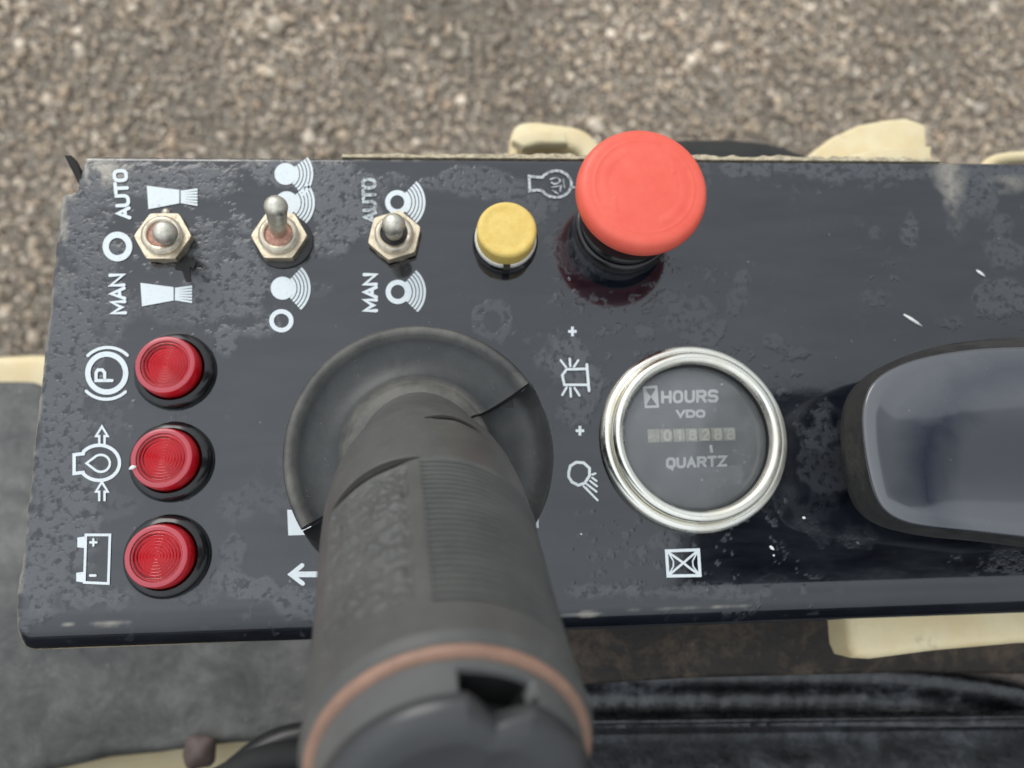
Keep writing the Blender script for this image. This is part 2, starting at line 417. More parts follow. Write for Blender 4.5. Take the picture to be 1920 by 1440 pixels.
g = N('ground_grit')
a = g.noise(26, 8, 0.75); b = g.voro(70)
c = g.ramp(a, [(0.32, (0.17, 0.145, 0.12)), (0.5, (0.33, 0.29, 0.24)), (0.66, (0.46, 0.42, 0.36))])
g.set(Base_Color=c, Roughness=0.9); g.bump(g.math('ADD', a, b), 0.02, 0.7)
GRIT = g.m
g = N('pebble_stone')
col = g.attr('tone').outputs['Color']
nz = g.ramp(g.noise(55, 5, 0.7), [(0.3, 0.62), (0.7, 1.25)])
mx = g.new('ShaderNodeMix'); mx.data_type = 'RGBA'; mx.blend_type = 'MULTIPLY'; mx.inputs[0].default_value = 1
g.lk(col, mx.inputs[6]); g.lk(nz, mx.inputs[7])
g.set(Base_Color=mx.outputs[2], Roughness=0.8)
PEBBLE = g.m

# ------------------------------------------------------------ setting: ground and gravel
GZ = -1.15
V, Fc = box(-6, 6, -6, 6, GZ - 0.05, GZ)
tag(mesh('ground', V, Fc, GRIT, smooth=False), kind='structure')

def gravel():
    bm = bmesh.new(); bmesh.ops.create_icosphere(bm, subdivisions=1, radius=1.0)
    bv = np.array([v.co[:] for v in bm.verts]); bf = np.array([[v.index for v in f.verts] for f in bm.faces]); bm.free()
    x0, x1, y0, y1 = -1.25, 1.55, -0.30, 1.65
    step = 0.0092
    gx, gy = np.meshgrid(np.arange(x0, x1, step), np.arange(y0, y1, step)); n = gx.size
    px_ = gx.ravel() + rng.uniform(-1, 1, n) * step * 0.6; py_ = gy.ravel() + rng.uniform(-1, 1, n) * step * 0.6
    size = 0.0037 * np.exp(rng.normal(0, 0.42, n))
    sc3 = size[:, None] * np.stack([rng.uniform(0.8, 1.4, n), rng.uniform(0.7, 1.2, n), rng.uniform(0.5, 0.9, n)], 1)
    jit = 1 + rng.uniform(-0.28, 0.28, (n, len(bv), 1))
    P = bv[None] * jit * sc3[:, None]
    a = rng.uniform(0, 2 * np.pi, n); ca, sa = np.cos(a)[:, None], np.sin(a)[:, None]
    tl = rng.uniform(-0.6, 0.6, n)[:, None]
    X = P[..., 0]; Y = P[..., 1]; Zc = P[..., 2]
    Y, Zc = Y * np.cos(tl) - Zc * np.sin(tl), Y * np.sin(tl) + Zc * np.cos(tl)
    X, Y = X * ca - Y * sa, X * sa + Y * ca
    hgt = GZ + size * 0.25 + 0.010 * fbm(px_, py_, 14, 5) + rng.uniform(0, 0.004, n)
    P = np.stack([X + px_[:, None], Y + py_[:, None], Zc + hgt[:, None]], -1).reshape(-1, 3)
    Fa = (bf[None] + (np.arange(n) * len(bv))[:, None, None]).reshape(-1, 3)
    me = bpy.data.meshes.new('gravel')
    me.vertices.add(len(P)); me.vertices.foreach_set('co', P.ravel().astype(np.float32))
    me.loops.add(Fa.size); me.loops.foreach_set('vertex_index', Fa.ravel().astype(np.int32))
    me.polygons.add(len(Fa)); me.polygons.foreach_set('loop_start', np.arange(0, Fa.size, 3, dtype=np.int32))
    me.update(calc_edges=True); me.validate()
    pal0 = 1.70 * np.array([1.07, 1.0, .90]) * np.array([(0.22, 0.185, 0.15), (0.30, 0.265, 0.225), (0.42, 0.385, 0.34), (0.17, 0.145, 0.12), (0.36, 0.30, 0.23), (0.25, 0.24, 0.225), (0.52, 0.48, 0.43), (0.33, 0.25, 0.19)])
    pal = pal0 * .68 + pal0.mean(0) * .32
    pr = np.array([0.25, 0.2, 0.10, 0.14, 0.09, 0.12, 0.05, 0.05])
    ci = pal[rng.choice(len(pal), n, p=pr)] * rng.uniform(0.8, 1.2, (n, 1))
    big = fbm(px_, py_, 3.0, 77, 3); ci = ci * (0.52 + 0.96 * big)[:, None]
    colr = np.ones((n, len(bv), 4)); colr[..., :3] = ci[:, None]
    at_ = me.attributes.new('tone', 'FLOAT_COLOR', 'POINT'); at_.data.foreach_set('color', colr.ravel().astype(np.float32))
    me.materials.append(PEBBLE)
    o = bpy.data.objects.new('gravel', me); sc.collection.objects.link(o)
    tag(o, 'brown and grey gravel covering the ground below the machine', 'gravel', kind='stuff')
gravel()

# ------------------------------------------------------------ control panel
XL = at(104, 420)[0]; XR = 0.34
YB = at(1000, 301)[1]
RB = 0.012
YF = at(580, 1200, -RB * 0.9)[1] + RB          # start of the front bend
RL = 0.003
panel = empty('control_panel', (0, 0, 0), 'black gloss painted steel control panel with white printed symbols, dusty and water-marked', 'control panel')

def build_panel():
    st = 0.0006
    xs = [(XL + RL - RL * math.sin(a), -RL + RL * math.cos(a)) for a in np.linspace(math.pi / 2, 0, 6)[:-1]]
    xs = [(XL, -0.022), (XL, -0.012)] + xs
    xs += [(x, 0.0) for x in np.arange(XL + RL, XR, st)]
    ys = [(YF - RB, -0.042), (YF - RB, -0.025)]
    ys += [(YF - RB * math.sin(a), -RB + RB * math.cos(a)) for a in np.linspace(math.pi / 2, 0, 22)[:-1]]
    ys += [(y, 0.0) for y in np.arange(YF, YB, st)] + [(YB, -0.0003), (YB + 0.0009, -0.0016), (YB + 0.001, -0.016)]
    xs = np.array(xs); ys = np.array(ys)
    nx, ny = len(xs), len(ys)
    X = np.repeat(xs[None, :, 0], ny, 0); Y = np.repeat(ys[:, None, 0], nx, 1)
    Zg = np.minimum(xs[None, :, 1], 0) + ys[:, None, 1]
    Zg = np.maximum(Zg, -0.042)
    dent = fbm(X, Y, 14, 91, 2) - 0.5
    Zg = Zg + dent * 0.00035
    # rough, chipped left edge
    X = X + np.where(X < XL + 0.004, (fbm(Y * 0 + 1.3, Y, 160, 31, 3) - 0.5) * 0.0010, 0)
    P = np.stack([X, Y, Zg], -1)
    U, Vp = to_px(P)
    # dried-water film, patch by patch
    film = np.zeros_like(X)
    n1 = fbm(X, Y, 70, 3, 4) - 0.5; n2 = fbm(X, Y, 230, 9, 4) - 0.5
    def blob(u, v, ru, rv, wgt, ang=0.0, k=1.3):
        nonlocal film
        ca, sa = math.cos(ang), math.sin(ang)
        du, dv = U - u, Vp - v
        d = np.sqrt(((du * ca + dv * sa) / ru) ** 2 + ((-du * sa + dv * ca) / rv) ** 2)
        m = np.clip((1 - d + (n1 * k * 1.25 + n2 * 0.7) * 1.4) * 3.2, 0, 1) * wgt
        film = np.maximum(film, m)
    def blobr(u, v, r0, wr, wgt):
        nonlocal film
        d = np.abs(np.hypot(U - u, Vp - v) - r0) / wr
        film = np.maximum(film, np.clip((1 - d + (n1 + n2) * 1.6) * 4, 0, 1) * wgt)
    for b in [(120, 760, 75, 420, .85), (160, 430, 70, 150, .7), (110, 1030, 90, 140, .95), (180, 1120, 90, 45, .9), (190, 560, 60, 80, .6),
              (440, 555, 78, 95, 1.0), (385, 460, 45, 90, .75), (425, 640, 35, 35, .95), (300, 345, 150, 35, .75), (640, 400, 60, 62, 1.0),
              (620, 330, 140, 30, .95), (690, 345, 120, 38, .8), (820, 345, 190, 26, .7), (1000, 380, 40, 40, .6), (470, 960, 60, 40, .55),
              (440, 1010, 25, 70, .6), (500, 1100, 110, 30, .9), (380, 1125, 60, 30, .6), (560, 1110, 60, 40, .9), (480, 930, 140, 60, .35),
              (1065, 690, 46, 62, .75), (1080, 760, 40, 34, .6), (1290, 590, 38, 26, .55), (1330, 625, 34, 22, .5), (1250, 560, 30, 16, .45), (1205, 620, 16, 14, .5),
              (1385, 560, 20, 30, .35), (1395, 520, 18, 24, .45), (1705, 430, 22, 36, .65), (1640, 440, 12, 12, .4), (1540, 800, 42, 50, .65), (1555, 880, 62, 55, .40),
              (1520, 960, 110, 60, .18), (1610, 1000, 60, 30, .16), (1860, 560, 95, 50, .6), (1780, 610, 60, 26, .5), (1450, 315, 150, 16, .75), (1700, 325, 260, 18, .7),
              (1810, 370, 60, 90, .6), (1880, 460, 50, 60, .5), (1120, 1108, 110, 16, .85), (1300, 1112, 160, 14, .6), (1250, 1010, 26, 18, .4), (1880, 1050, 60, 50, .25), (1500, 660, 40, 20, .3),
              (1640, 560, 30, 15, .3), (200, 800, 55, 60, .4), (230, 950, 60, 40, .35), (330, 590, 50, 30, .45), (590, 545, 40, 16, .35), (1450, 640, 18, 14, .4), (1100, 480, 60, 40, .35)]:
        blob(*b)
    blobr(922, 600, 30, 13, .55); blobr(400, 470, 30, 14, .3); blobr(1285, 330, 40, 12, .4)
    speck = np.clip((fbm(X, Y, 420, 41, 3) - 0.66) * 14, 0, 1) * np.clip((fbm(X, Y, 40, 43, 2) - 0.45) * 6, 0, 1)
    film = np.maximum(film, speck * 0.5)
    # beige scuffs along the left edge and top-left corner, smear at the top right
    smear_glint = np.zeros_like(X)
    sn = np.clip((fbm(X * 1.0 + Y * 0.25, Y * 0.35, 240, 51, 4) - 0.40) * 8, 0, 1)
    smear_glint += np.clip((150 - U + 30 * n1 * 4) / 35, 0, 1) * np.clip((560 - Vp) / 110, 0, 1) * sn * 0.85
    smear_glint += np.clip(1 - np.hypot((U - 185) / 75, (Vp - 322) / 34), 0, 1) * sn * 1.4
    smear_glint += np.clip(1 - np.abs(U - (1778 + (Vp - 320) * 0.15)) / (42 - np.clip((Vp - 320) * 0.28, 0, 30)), 0, 1) * np.clip((430 - Vp) / 60, 0, 1) * np.clip(n2 * 3 + 0.7, 0, 1) * 0.75
    smear_glint += np.clip(1 - np.hypot((U - 1890) / 55, (Vp - 345) / 22), 0, 1) * np.clip(n2 * 4 + 0.7, 0, 1) * 0.6
    smear_glint += np.clip(1 - np.abs(Vp - 299) / 4, 0, 1) * np.clip((fbm(X, Y, 300, 61, 3) - 0.56) * 7, 0, 1) * 0.7
    for (u_, v_, a_, b_) in ((205, 1170, 38, 3.5), (130, 1172, 12, 2), (1092, 1152, 34, 4.5), (1330, 1140, 120, 1.6), (360, 1180, 60, 1.5)):  # front-edge scratches, with a painted highlight line along the bend
        smear_glint += np.clip(1.3 - np.hypot((U - u_) / a_, (Vp - v_ + (U - u_) * 0.035) / b_) + n2 * 1.6, 0, 1) * 0.9
    edge = np.clip((XL + 0.0022 - X) / 0.001, 0, 1) * np.clip((fbm(X * 0, Y, 260, 71, 3) - 0.42) * 6, 0, 1) * 0.55
    smear_glint = np.clip(smear_glint + edge, 0, 1)
    # notch at the top-left corner
    nx0 = at(152, 352); xn, yn = nx0[0], nx0[1]
    keep = np.ones((ny - 1, nx - 1), bool)
    cxm = (X[:-1, :-1] + X[1:, 1:]) / 2; cym = (Y[:-1, :-1] + Y[1:, 1:]) / 2
    slope = yn - 0.0015 + (cxm - xn) * 0.20
    keep &= ~((cxm < xn + (cym - yn) * 0.12 - 0.0008) & (cym > slope))
    idx = np.arange(nx * ny).reshape(ny, nx)
    Q = np.stack([idx[:-1, :-1], idx[:-1, 1:], idx[1:, 1:], idx[1:, :-1]], -1)[keep]
    me = bpy.data.meshes.new('panel_plate'); Pf = P.reshape(-1, 3)
    me.vertices.add(len(Pf)); me.vertices.foreach_set('co', Pf.ravel().astype(np.float32))
    me.loops.add(Q.size); me.loops.foreach_set('vertex_index', Q.ravel().astype(np.int32))
    me.polygons.add(len(Q)); me.polygons.foreach_set('loop_start', np.arange(0, Q.size, 4, dtype=np.int32))
    me.update(calc_edges=True); me.validate(); me.shade_smooth()
    for nm, arr in (('film', film), ('smear_glint', smear_glint)):
        a = me.attributes.new(nm, 'FLOAT', 'POINT'); a.data.foreach_set('value', arr.ravel().astype(np.float32))
    bm = bmesh.new(); bm.from_mesh(me)
    bmesh.ops.delete(bm, geom=[v for v in bm.verts if not v.link_faces], context='VERTS')
    bm.to_mesh(me); bm.free()
    me.materials.append(PANEL)
    o = bpy.data.objects.new('panel_plate', me); sc.collection.objects.link(o); o.parent = panel
    so_ = o.modifiers.new('sheet', 'SOLIDIFY'); so_.thickness = 0.0016; so_.offset = -1
    return o
build_panel()

# cream-grey sandy lip along the back edge
def back_lip():
    V = []; Fc = []
    xs = np.arange(at(640, 300)[0], at(1770, 300)[0], 0.0012)
    for x in xs:
        h = 0.0013 + 0.0012 * vnoise(np.array([x]), np.array([0.0]), 350, 4)[0] * min(1, (x - xs[0]) / 0.05 + 0.2)
        V += [(x, YB + 0.0012, -0.010), (x, YB + 0.0012, -0.0008 + 0.0004 * random.random()), (x, YB + 0.0012 + h, -0.0012 - 0.0006 * random.random()), (x, YB + 0.0016 + h, -0.010)]
    n = len(xs)
    for i in range(n - 1):
        for k in range(4):
            a, b = i * 4 + k, i * 4 + (k + 1) % 4
            Fc.append((a, b, b + 4, a + 4))
    Fc += [(0, 3, 2, 1), (4 * n - 4, 4 * n - 3, 4 * n - 2, 4 * n - 1)]
    mesh('edge_seal', V, Fc, SEAL, panel, angle=40)
back_lip()
# back flange tongue seen at the notch
pa, pb, pc, pd = at(121, 292, -0.004), at(134, 291, -0.002), at(160, 350, -0.006), at(151, 352, -0.008)
zb = -0.002
V = [pa, pb, at(146, 312, -0.003), pc, pd]
V2 = [v + np.array([0, 0, -0.004]) for v in V]
mesh('corner_tongue', list(V) + V2, [(0, 1, 2, 3, 4), (9, 8, 7, 6, 5)] + [(i, i + 5, (i + 1) % 5 + 5, (i + 1) % 5) for i in range(5)], DARKST, panel, smooth=False)

# ---- flat print: every stroke lies a few microns above the last
PZ0 = 0.00032
class Print:
    bold = 1.06
    def __init__(s): s.V = []; s.F = []; s.k = 0
    def poly(s, pts, raw=False):
        z = PZ0 + s.k * 3e-6; s.k += 1
        b = len(s.V)
        for p in pts:
            q = p if raw else at(p[0], p[1])
            s.V.append((q[0], q[1], z))
        s.F.append(tuple(range(b, b + len(pts))))
    def disc(s, u, v, ru, rv=None, n=28):
        rv = rv or ru
        s.poly([(u + ru * math.cos(2 * math.pi * i / n), v - rv * math.sin(2 * math.pi * i / n)) for i in range(n)])
    def line(s, pts, wd, closed=False, caps=True):
        wd = wd * s.bold
        """stroke in photo pixels of width wd, built as one ribbon, mitred joins"""
        P = [np.array(p, float) for p in pts]; m = len(P)
        L = []; R_ = []
        for i in range(m):
            if closed: a, b = P[i - 1], P[(i + 1) % m]
            else: a, b = P[max(i - 1, 0)], P[min(i + 1, m - 1)]
            d1 = P[i] - a if np.any(P[i] != a) else b - P[i]; d2 = b - P[i] if np.any(b != P[i]) else P[i] - a
            d1 = d1 / np.linalg.norm(d1); d2 = d2 / np.linalg.norm(d2)
            n1 = np.array([d1[1], -d1[0]]); n2 = np.array([d2[1], -d2[0]]); nn = n1 + n2
            l = np.linalg.norm(nn); nn = nn / l if l > 1e-6 else n1
            sc_ = min(1.0 / max(0.45, float(nn @ n1)), 1.8)
            L.append(P[i] + nn * wd / 2 * sc_); R_.append(P[i] - nn * wd / 2 * sc_)
        z = PZ0 + s.k * 3e-6; s.k += 1
        b0 = len(s.V)
        for a, b in zip(L, R_):
            for q in (a, b):
                w3 = at(q[0], q[1]); s.V.append((w3[0], w3[1], z))
        for i in range(m if closed else m - 1):
            j = (i + 1) % m
            s.F.append((b0 + 2 * i, b0 + 2 * i + 1, b0 + 2 * j + 1, b0 + 2 * j))
        if caps and not closed:
            s.disc(P[0][0], P[0][1], wd / 2, n=10); s.disc(P[-1][0], P[-1][1], wd / 2, n=10)
    def arc(s, u, v, ru, a0, a1, wd, rv=None, n=20, **k):
        rv = rv or ru
        pts = [(u + ru * math.cos(math.radians(a0 + (a1 - a0) * i / n)), v - rv * math.sin(math.radians(a0 + (a1 - a0) * i / n))) for i in range(n + 1)]
        if abs(abs(a1 - a0) - 360) < 1e-3: s.line(pts[:-1], wd, closed=True)
        else: s.line(pts, wd, **k)
    def done(s, name, mat=None, label=None):
        # make all faces point up
        V = np.array(s.V); Fo = []
        for f in s.F:
            a = V[list(f)]; x, y = a[:, 0], a[:, 1]
            ar = np.sum(x * np.roll(y, -1) - np.roll(x, -1) * y)
            Fo.append(f if ar > 0 else tuple(reversed(f)))
        o = mesh(name, s.V, Fo, mat or PRINT, panel, smooth=False)
        if label: o['label'] = label
        return o

# stroke letters in a unit box (x right, y up, 0..1)
GL = {
 'A': [[(0, 0), (0.5, 1), (1, 0)], [(0.2, 0.36), (0.8, 0.36)]],
 'U': [[(0, 1), (0, .3), (.12, .08), (.35, 0), (.65, 0), (.88, .08), (1, .3), (1, 1)]],
 'T': [[(0, 1), (1, 1)], [(.5, 1), (.5, 0)]],
 'O': [[(.3, 0), (.08, .12), (0, .35), (0, .65), (.08, .88), (.3, 1), (.7, 1), (.92, .88), (1, .65), (1, .35), (.92, .12), (.7, 0), (.3, 0)]],
 'M': [[(0, 0), (0, 1), (.5, .25), (1, 1), (1, 0)]],
 'N': [[(0, 0), (0, 1), (1, 0), (1, 1)]],
 'P': [[(0, 0), (0, 1), (.7, 1), (.95, .88), (.95, .6), (.7, .46), (0, .46)]],
 'H': [[(0, 0), (0, 1)], [(1, 0), (1, 1)], [(0, .5), (1, .5)]],
 'R': [[(0, 0), (0, 1), (.75, 1), (1, .88), (1, .62), (.75, .48), (0, .48)], [(.55, .48), (1, 0)]],
 'S': [[(1, .9), (.8, 1), (.2, 1), (0, .85), (0, .65), (.2, .52), (.8, .5), (1, .36), (1, .14), (.8, 0), (.2, 0), (0, .1)]],
 'Q': [[(.25, 0), (0, .2), (0, .8), (.25, 1), (.75, 1), (1, .8), (1, .2), (.75, 0), (.25, 0)], [(.5, .12), (.72, -.24)]],
 'Z': [[(0, 1), (1, 1), (0, 0), (1, 0)]],
 'V': [[(0, 1), (.5, 0), (1, 1)]],
 'D': [[(0, 0), (0, 1), (.7, 1), (1, .75), (1, .25), (.7, 0), (0, 0)]],
 '0': [[(.3, 0), (0, .25), (0, .75), (.3, 1), (.7, 1), (1, .75), (1, .25), (.7, 0), (.3, 0)]],
 '1': [[(.15, .75), (.5, 1), (.5, 0)]],
 '8': [[(.5, .52), (.1, .62), (.1, .9), (.5, 1), (.9, .9), (.9, .62), (.5, .52), (0, .4), (0, .1), (.5, 0), (1, .1), (1, .4), (.5, .52)]],
 '2': [[(0, .8), (.25, 1), (.75, 1), (1, .8), (1, .6), (0, 0), (1, 0)]],
}
def write(p, txt, org, adv, up, wd, widths=None, gap=0.28):
    """letters from org; adv = pixel vector of one letter width, up = pixel vector of letter height"""
    o = np.array(org, float); adv = np.array(adv, float); up = np.array(up, float)
    for ch in txt:
        wk = (widths or {}).get(ch, 1.0)
        for st in GL[ch]:
            p.line([tuple(o + adv * wk * x + up * y) for x, y in st], wd)
        o = o + adv * (wk + gap)

# AUTO / MAN (rotated a quarter turn) left column
p = Print(); write(p, 'AUTO', (244, 409), (-1.5, -18), (-22, 1), 6.2, gap=0.30); p.done('printed_lettering', label='white rotated word AUTO at the left switch')
p = Print(); write(p, 'MAN', (236, 587), (-1, -19), (-25, 1), 6.0, {'M': 1.1}, gap=0.32); p.done('printed_lettering', label='white rotated word MAN at the left switch')
p = Print(); write(p, 'AUTO', (705, 416), (-.5, -16), (-22, 0), 6.0, gap=0.30); p.done('printed_lettering', WORN, label='worn white rotated word AUTO beside the middle ring symbol')
p = Print(); write(p, 'MAN', (706, 583), (-.2, -18), (-22, 0), 6.2, {'M': 1.1}, gap=0.32); p.done('printed_lettering', label='white rotated word MAN right of the round symbols')

def brush(x, y, s=1.0):
    p = Print()
    p.poly([(x, y), (x + 61 * s, y + 8), (x + 61 * s, y + 33), (x + 3, y + 44)])
    for k in range(6):
        a = k / 5
        p.line([(x + 66 * s, y + 11 + a * 20), (x + 95 * s, y + 7 + a * 29)], 3.9, caps=False)
    p.line([(x + 65 * s, y + 9), (x + 65 * s, y + 33)], 3, caps=False)
    return p
brush(276, 349).done('brush_symbol', label='white brush symbol above the left switch')
brush(264, 531, 1.02).done('brush_symbol', label='white brush symbol below the left switch')
p = Print(); p.arc(221, 463, 22, 0, 360, 11, n=32); p.done('ring_symbol', label='white ring left of the left switch')
p = Print(); p.arc(528, 602, 18.5, 0, 360, 8, rv=17.5, n=32); p.done('ring_symbol', label='white ring below the sun symbol')
def sunwave(x, y, r, hollow, a0=-48, a1=46):
    p = Print()
    if hollow: p.arc(x, y, r - 4, 0, 360, 9, n=32)
    else: p.disc(x, y, r, r * 0.98)
    for k in range(5):
        p.arc(x - 2, y, r + 4 + k * 6.6, a0, a1, 4.4, n=14, caps=False)
    return p
sunwave(536, 327, 21, False, -50, 36).done('lamp_symbol', label='white disc and waves at the top edge')
sunwave(538, 381, 22, False, -48, 40).done('lamp_symbol', label='white disc and waves half hidden by the raised lever')
sunwave(530, 541, 22, False).done('lamp_symbol', label='white disc and waves below the middle switch')
sunwave(745, 380, 22, True, -46, 46).done('lamp_symbol', label='white ring and waves above the third switch')
sunwave(746, 548, 22, True, -44, 48).done('lamp_symbol', label='white ring and waves below the third switch')

# P in circle
p = Print(); p.arc(201, 700, 35.5, 0, 360, 9.5, n=40)
p.arc(203, 702, 52, 45, 136, 5.5, n=16, rv=50); p.arc(200, 699, 52, -136, -46, 5.5, n=16, rv=50)
write(p, 'P', (211, 714), (0, -21), (-30, 0), 5.6); p.done('parking_brake_symbol')
# oil symbol
p = Print()
ol = [(140, 888), (140, 853), (157, 851)] + [(187 + 38 * math.cos(math.radians(a)), 868 - 33 * math.sin(math.radians(a))) for a in np.linspace(140, -140, 24)] + [(157, 886)]
p.line(ol, 6.0, closed=True)
p.line([(163, 869)] + [(190 + 17 * math.cos(math.radians(a)), 869 - 16 * math.sin(math.radians(a))) for a in np.linspace(120, -120, 14)], 4.2, closed=True)
for (yy, sg) in ((834, 1), (938, 1)):
    p.line([(187, yy), (187, yy - 16), (181, yy - 16), (192, yy - 34), (203, yy - 16), (197, yy - 16), (197, yy)], 4.2)
p2 = p; p.done('oil_pressure_symbol')
# battery
p = Print(); p.line([(162, 1003), (207, 1003), (204, 1094), (159, 1092)], 4.6, closed=True)
p.poly([(146, 1008), (160, 1006), (160, 1028), (146, 1026)]); p.poly([(144, 1074), (159, 1072), (158, 1092), (144, 1090)])
p.line([(170, 1017), (182, 1017)], 4); p.line([(176, 1011), (176, 1023)], 4); p.line([(170, 1079), (180, 1079)], 4.5)
p.done('battery_symbol')
# bar and arrow running under the joystick
p = Print(); p.poly([(539, 956), (1009, 950), (1010, 990), (541, 1004)]); p.done('bar_symbol')
p = Print(); p.line([(552, 1077), (700, 1076)], 10, caps=False); p.line([(567, 1060), (546, 1077), (568, 1094)], 8); p.done('arrow_symbol')
# engine symbol
p = Print()
eo = [(993, 359), (992, 331), (1006, 333)] + [(1042 + 29 * math.cos(math.radians(a)), 346 - 25 * math.sin(math.radians(a))) for a in np.linspace(150, -150, 24)] + [(1008, 357)]
p.line(eo, 5, closed=True)
p.line(catmull([(1032, 337), (1044, 334), (1050, 341), (1040, 346), (1034, 343)], 4), 3); p.line([(1034, 352), (1052, 349), (1050, 360)], 3); p.line([(1036, 358), (1046, 364)], 3)
p.line([(1056, 338), (1058, 352)], 3); p.line([(1070, 352), (1079, 352)], 4)
p.done('engine_symbol', WORN)
# plus signs
for (u, v) in ((1073, 622), (1087, 808)):
    p = Print(); p.line([(u - 8, v), (u + 8, v)], 5, caps=False); p.line([(u, v - 9), (u, v + 9)], 5, caps=False); p.done('plus_symbol')
# beacon
p = Print()
p.line([(1100, 684), (1104, 733)], 5); p.line([(1100, 692), (1062, 693), (1054, 704), (1058, 722), (1102, 722)], 4.5)
for a in ((1051, 676, 1061, 689), (1068, 673, 1069, 687), (1084, 676, 1076, 688), (1054, 741, 1062, 727), (1070, 744, 1069, 728), (1086, 742, 1077, 728)):
    p.line([(a[0], a[1]), (a[2], a[3])], 4)
p.done('beacon_symbol')
# headlight
p = Print()
p.line([(1066, 886), (1069, 874), (1080, 867), (1094, 868), (1105, 878), (1105, 892), (1096, 906), (1084, 910), (1072, 904), (1066, 894)], 5, closed=True)
for a in ((1094, 912, 1120, 938), (1100, 908, 1118, 922), (1106, 902, 1119, 912), (1110, 896, 1118, 902), (1098, 915, 1112, 930), (1110, 890, 1116, 888)):
    p.line([(a[0], a[1]), (a[2], a[3])], 3.6)
p.done('headlight_symbol')
# hourglass box
p = Print(); p.line([(1249, 1033), (1309, 1031), (1312, 1079), (1252, 1080)], 5.4, closed=True)
p.line(catmull([(1252, 1035), (1266, 1045), (1280, 1055), (1294, 1066), (1309, 1076)], 4), 4, caps=False)
p.line(catmull([(1306, 1034), (1294, 1044), (1280, 1056), (1268, 1066), (1255, 1077)], 4), 4, caps=False)
p.line([(1253, 1036), (1262, 1052), (1262, 1062), (1254, 1076)], 2.5, caps=False); p.line([(1307, 1035), (1298, 1052), (1299, 1062), (1309, 1075)], 2.5, caps=False)
p.done('hourglass_symbol')

# white slivers painting droplet glints, and water drops lying on the panel
def fleck(u, v, du, dv, wd, name='painted_glint', mat=None, z=0.0):
    c0 = at(u, v, z); d = at(u + du, v + dv, z) - c0
    pts = [c0 + d * t + np.array([0, 0, 0.0002 + z * 0]) for t in (0, .35, .7, 1)]
    V, Fc = tube(pts, [wd * .5, wd, wd * .9, wd * .3], 8); mesh(name, V, Fc, mat or DIALPRINT, panel)
DROP = N('water_drop').set(Base_Color=(0.9, 0.92, 0.95), Roughness=0.05, Transmission_Weight=0.9, IOR=1.33).m
for c_ in ((1830, 507, 16, 12, .0005), (1694, 590, 34, 22, .00055), (1504, 970, 6, 2, .0004), (1443, 1024, 8, 7, .0005), (1088, 1001, 3, 1, .0003), (1449, 1040, 3, 3, .0003)):
    fleck(*c_)
for i in range(46):
    u = random.uniform(60, 1900); v = random.uniform(330, 1120)
    P_ = at(u, v); r_ = random.uniform(.00025, .0006)
    if i < 46:
        V, Fc = lathe([(r_, 0), (r_ * .9, r_ * .35), (r_ * .5, r_ * .6)], 10)
        mesh('water_drop', [(a + P_[0], b + P_[1], c_ + 0.0001) for a, b, c_ in V], Fc, DROP, panel)

# ------------------------------------------------------------ toggle switches
def hexprism(r, h, bev=0.0005, rot=0.0):
    V = []; Fc = []
    m = 48
    prof = [(1.0, 0.0), (1.0, h * 0.80), (0.955, h)]
    for k, (s_, z) in enumerate(prof):
        for i in range(m):
            a = 2 * math.pi * i / m; d = (a % (math.pi / 3)) - math.pi / 6
            rr = r * math.cos(math.pi / 6) / math.cos(d)
            if k == 2: rr = min(rr * 0.985, r * 0.965)
            V.append((rr * math.cos(a + rot), rr * math.sin(a + rot), z))
    for j in range(2):
        for i in range(m):
            k = (i + 1) % m; Fc.append((j * m + i, j * m + k, (j + 1) * m + k, (j + 1) * m + i))
    Fc.append(tuple(2 * m + i for i in range(m)))
    return V, Fc

def toggle(base, tip_px, tip_h, rot, label, ruin, washer=False):
    t = empty('toggle_switch', (base[0], base[1], 0.0), label, 'switch', 'toggle switches in a row on the panel')
    wr_ = 0.0093 if washer else 0.0078
    V, Fc = lathe([(wr_, 0.0), (wr_, 0.0007), (wr_ - .0006, 0.0009)], 48); V = [(a + (.0009 if washer else 0), b_ - (.0006 if washer else 0), c_) for a, b_, c_ in V]; mesh('washer', V, Fc, BLACKMATT if washer else NICKEL, t, angle=30)
    V, Fc = hexprism(0.0090, 0.0028, rot=rot); V = [(a, b, c_ + 0.0009) for a, b, c_ in V]
    mesh('hex_nut', V, Fc, BRASSNUT, t, angle=25)
    prof = [(0.0063, 0.003), (0.0063, 0.0040)]
    for k in range(2): prof += [(0.0060, 0.0042 + k * .0005), (0.0063, 0.00445 + k * .0005)]
    prof += [(0.0058, 0.0054), (0.0052, 0.0056), (0.0045, 0.0054), (0.0043, 0.0048), (0.0038, 0.0042)]
    V, Fc = lathe(prof, 48); o = mesh('threaded_bushing', V, Fc, NICKEL, t, angle=35)
    V, Fc = lathe([(0.0044, 0.00), (0.0044, 0.0046), (0.0036, 0.0048)], 32)
    mesh('bushing_socket', V, Fc, ruin, t, angle=30)
    # lever: bat shape from the pivot to the tip
    pv = Vector((0, 0, 0.0038)); T = at(tip_px[0], tip_px[1], tip_h); tip = Vector(T) - Vector((base[0], base[1], 0))
    d = tip - pv; L = d.length
    lp = [(0.0018, 0.0), (0.0019, L * .16), (0.0027, L * .20), (0.0029, L * .45), (0.0032, L * .75), (0.0035, L * .90)]
    lp += [(0.0036 * math.cos(math.radians(a)), L * .93 + 0.0034 * math.sin(math.radians(a))) for a in (5, 20, 35, 50, 65, 78, 86)]
    V, Fc = lathe(lp, 36)
    mesh('lever', V, Fc, LEVERM, t, matrix=Matrix.Translation(pv) @ d.to_track_quat('Z', 'Y').to_matrix().to_4x4())
    return t
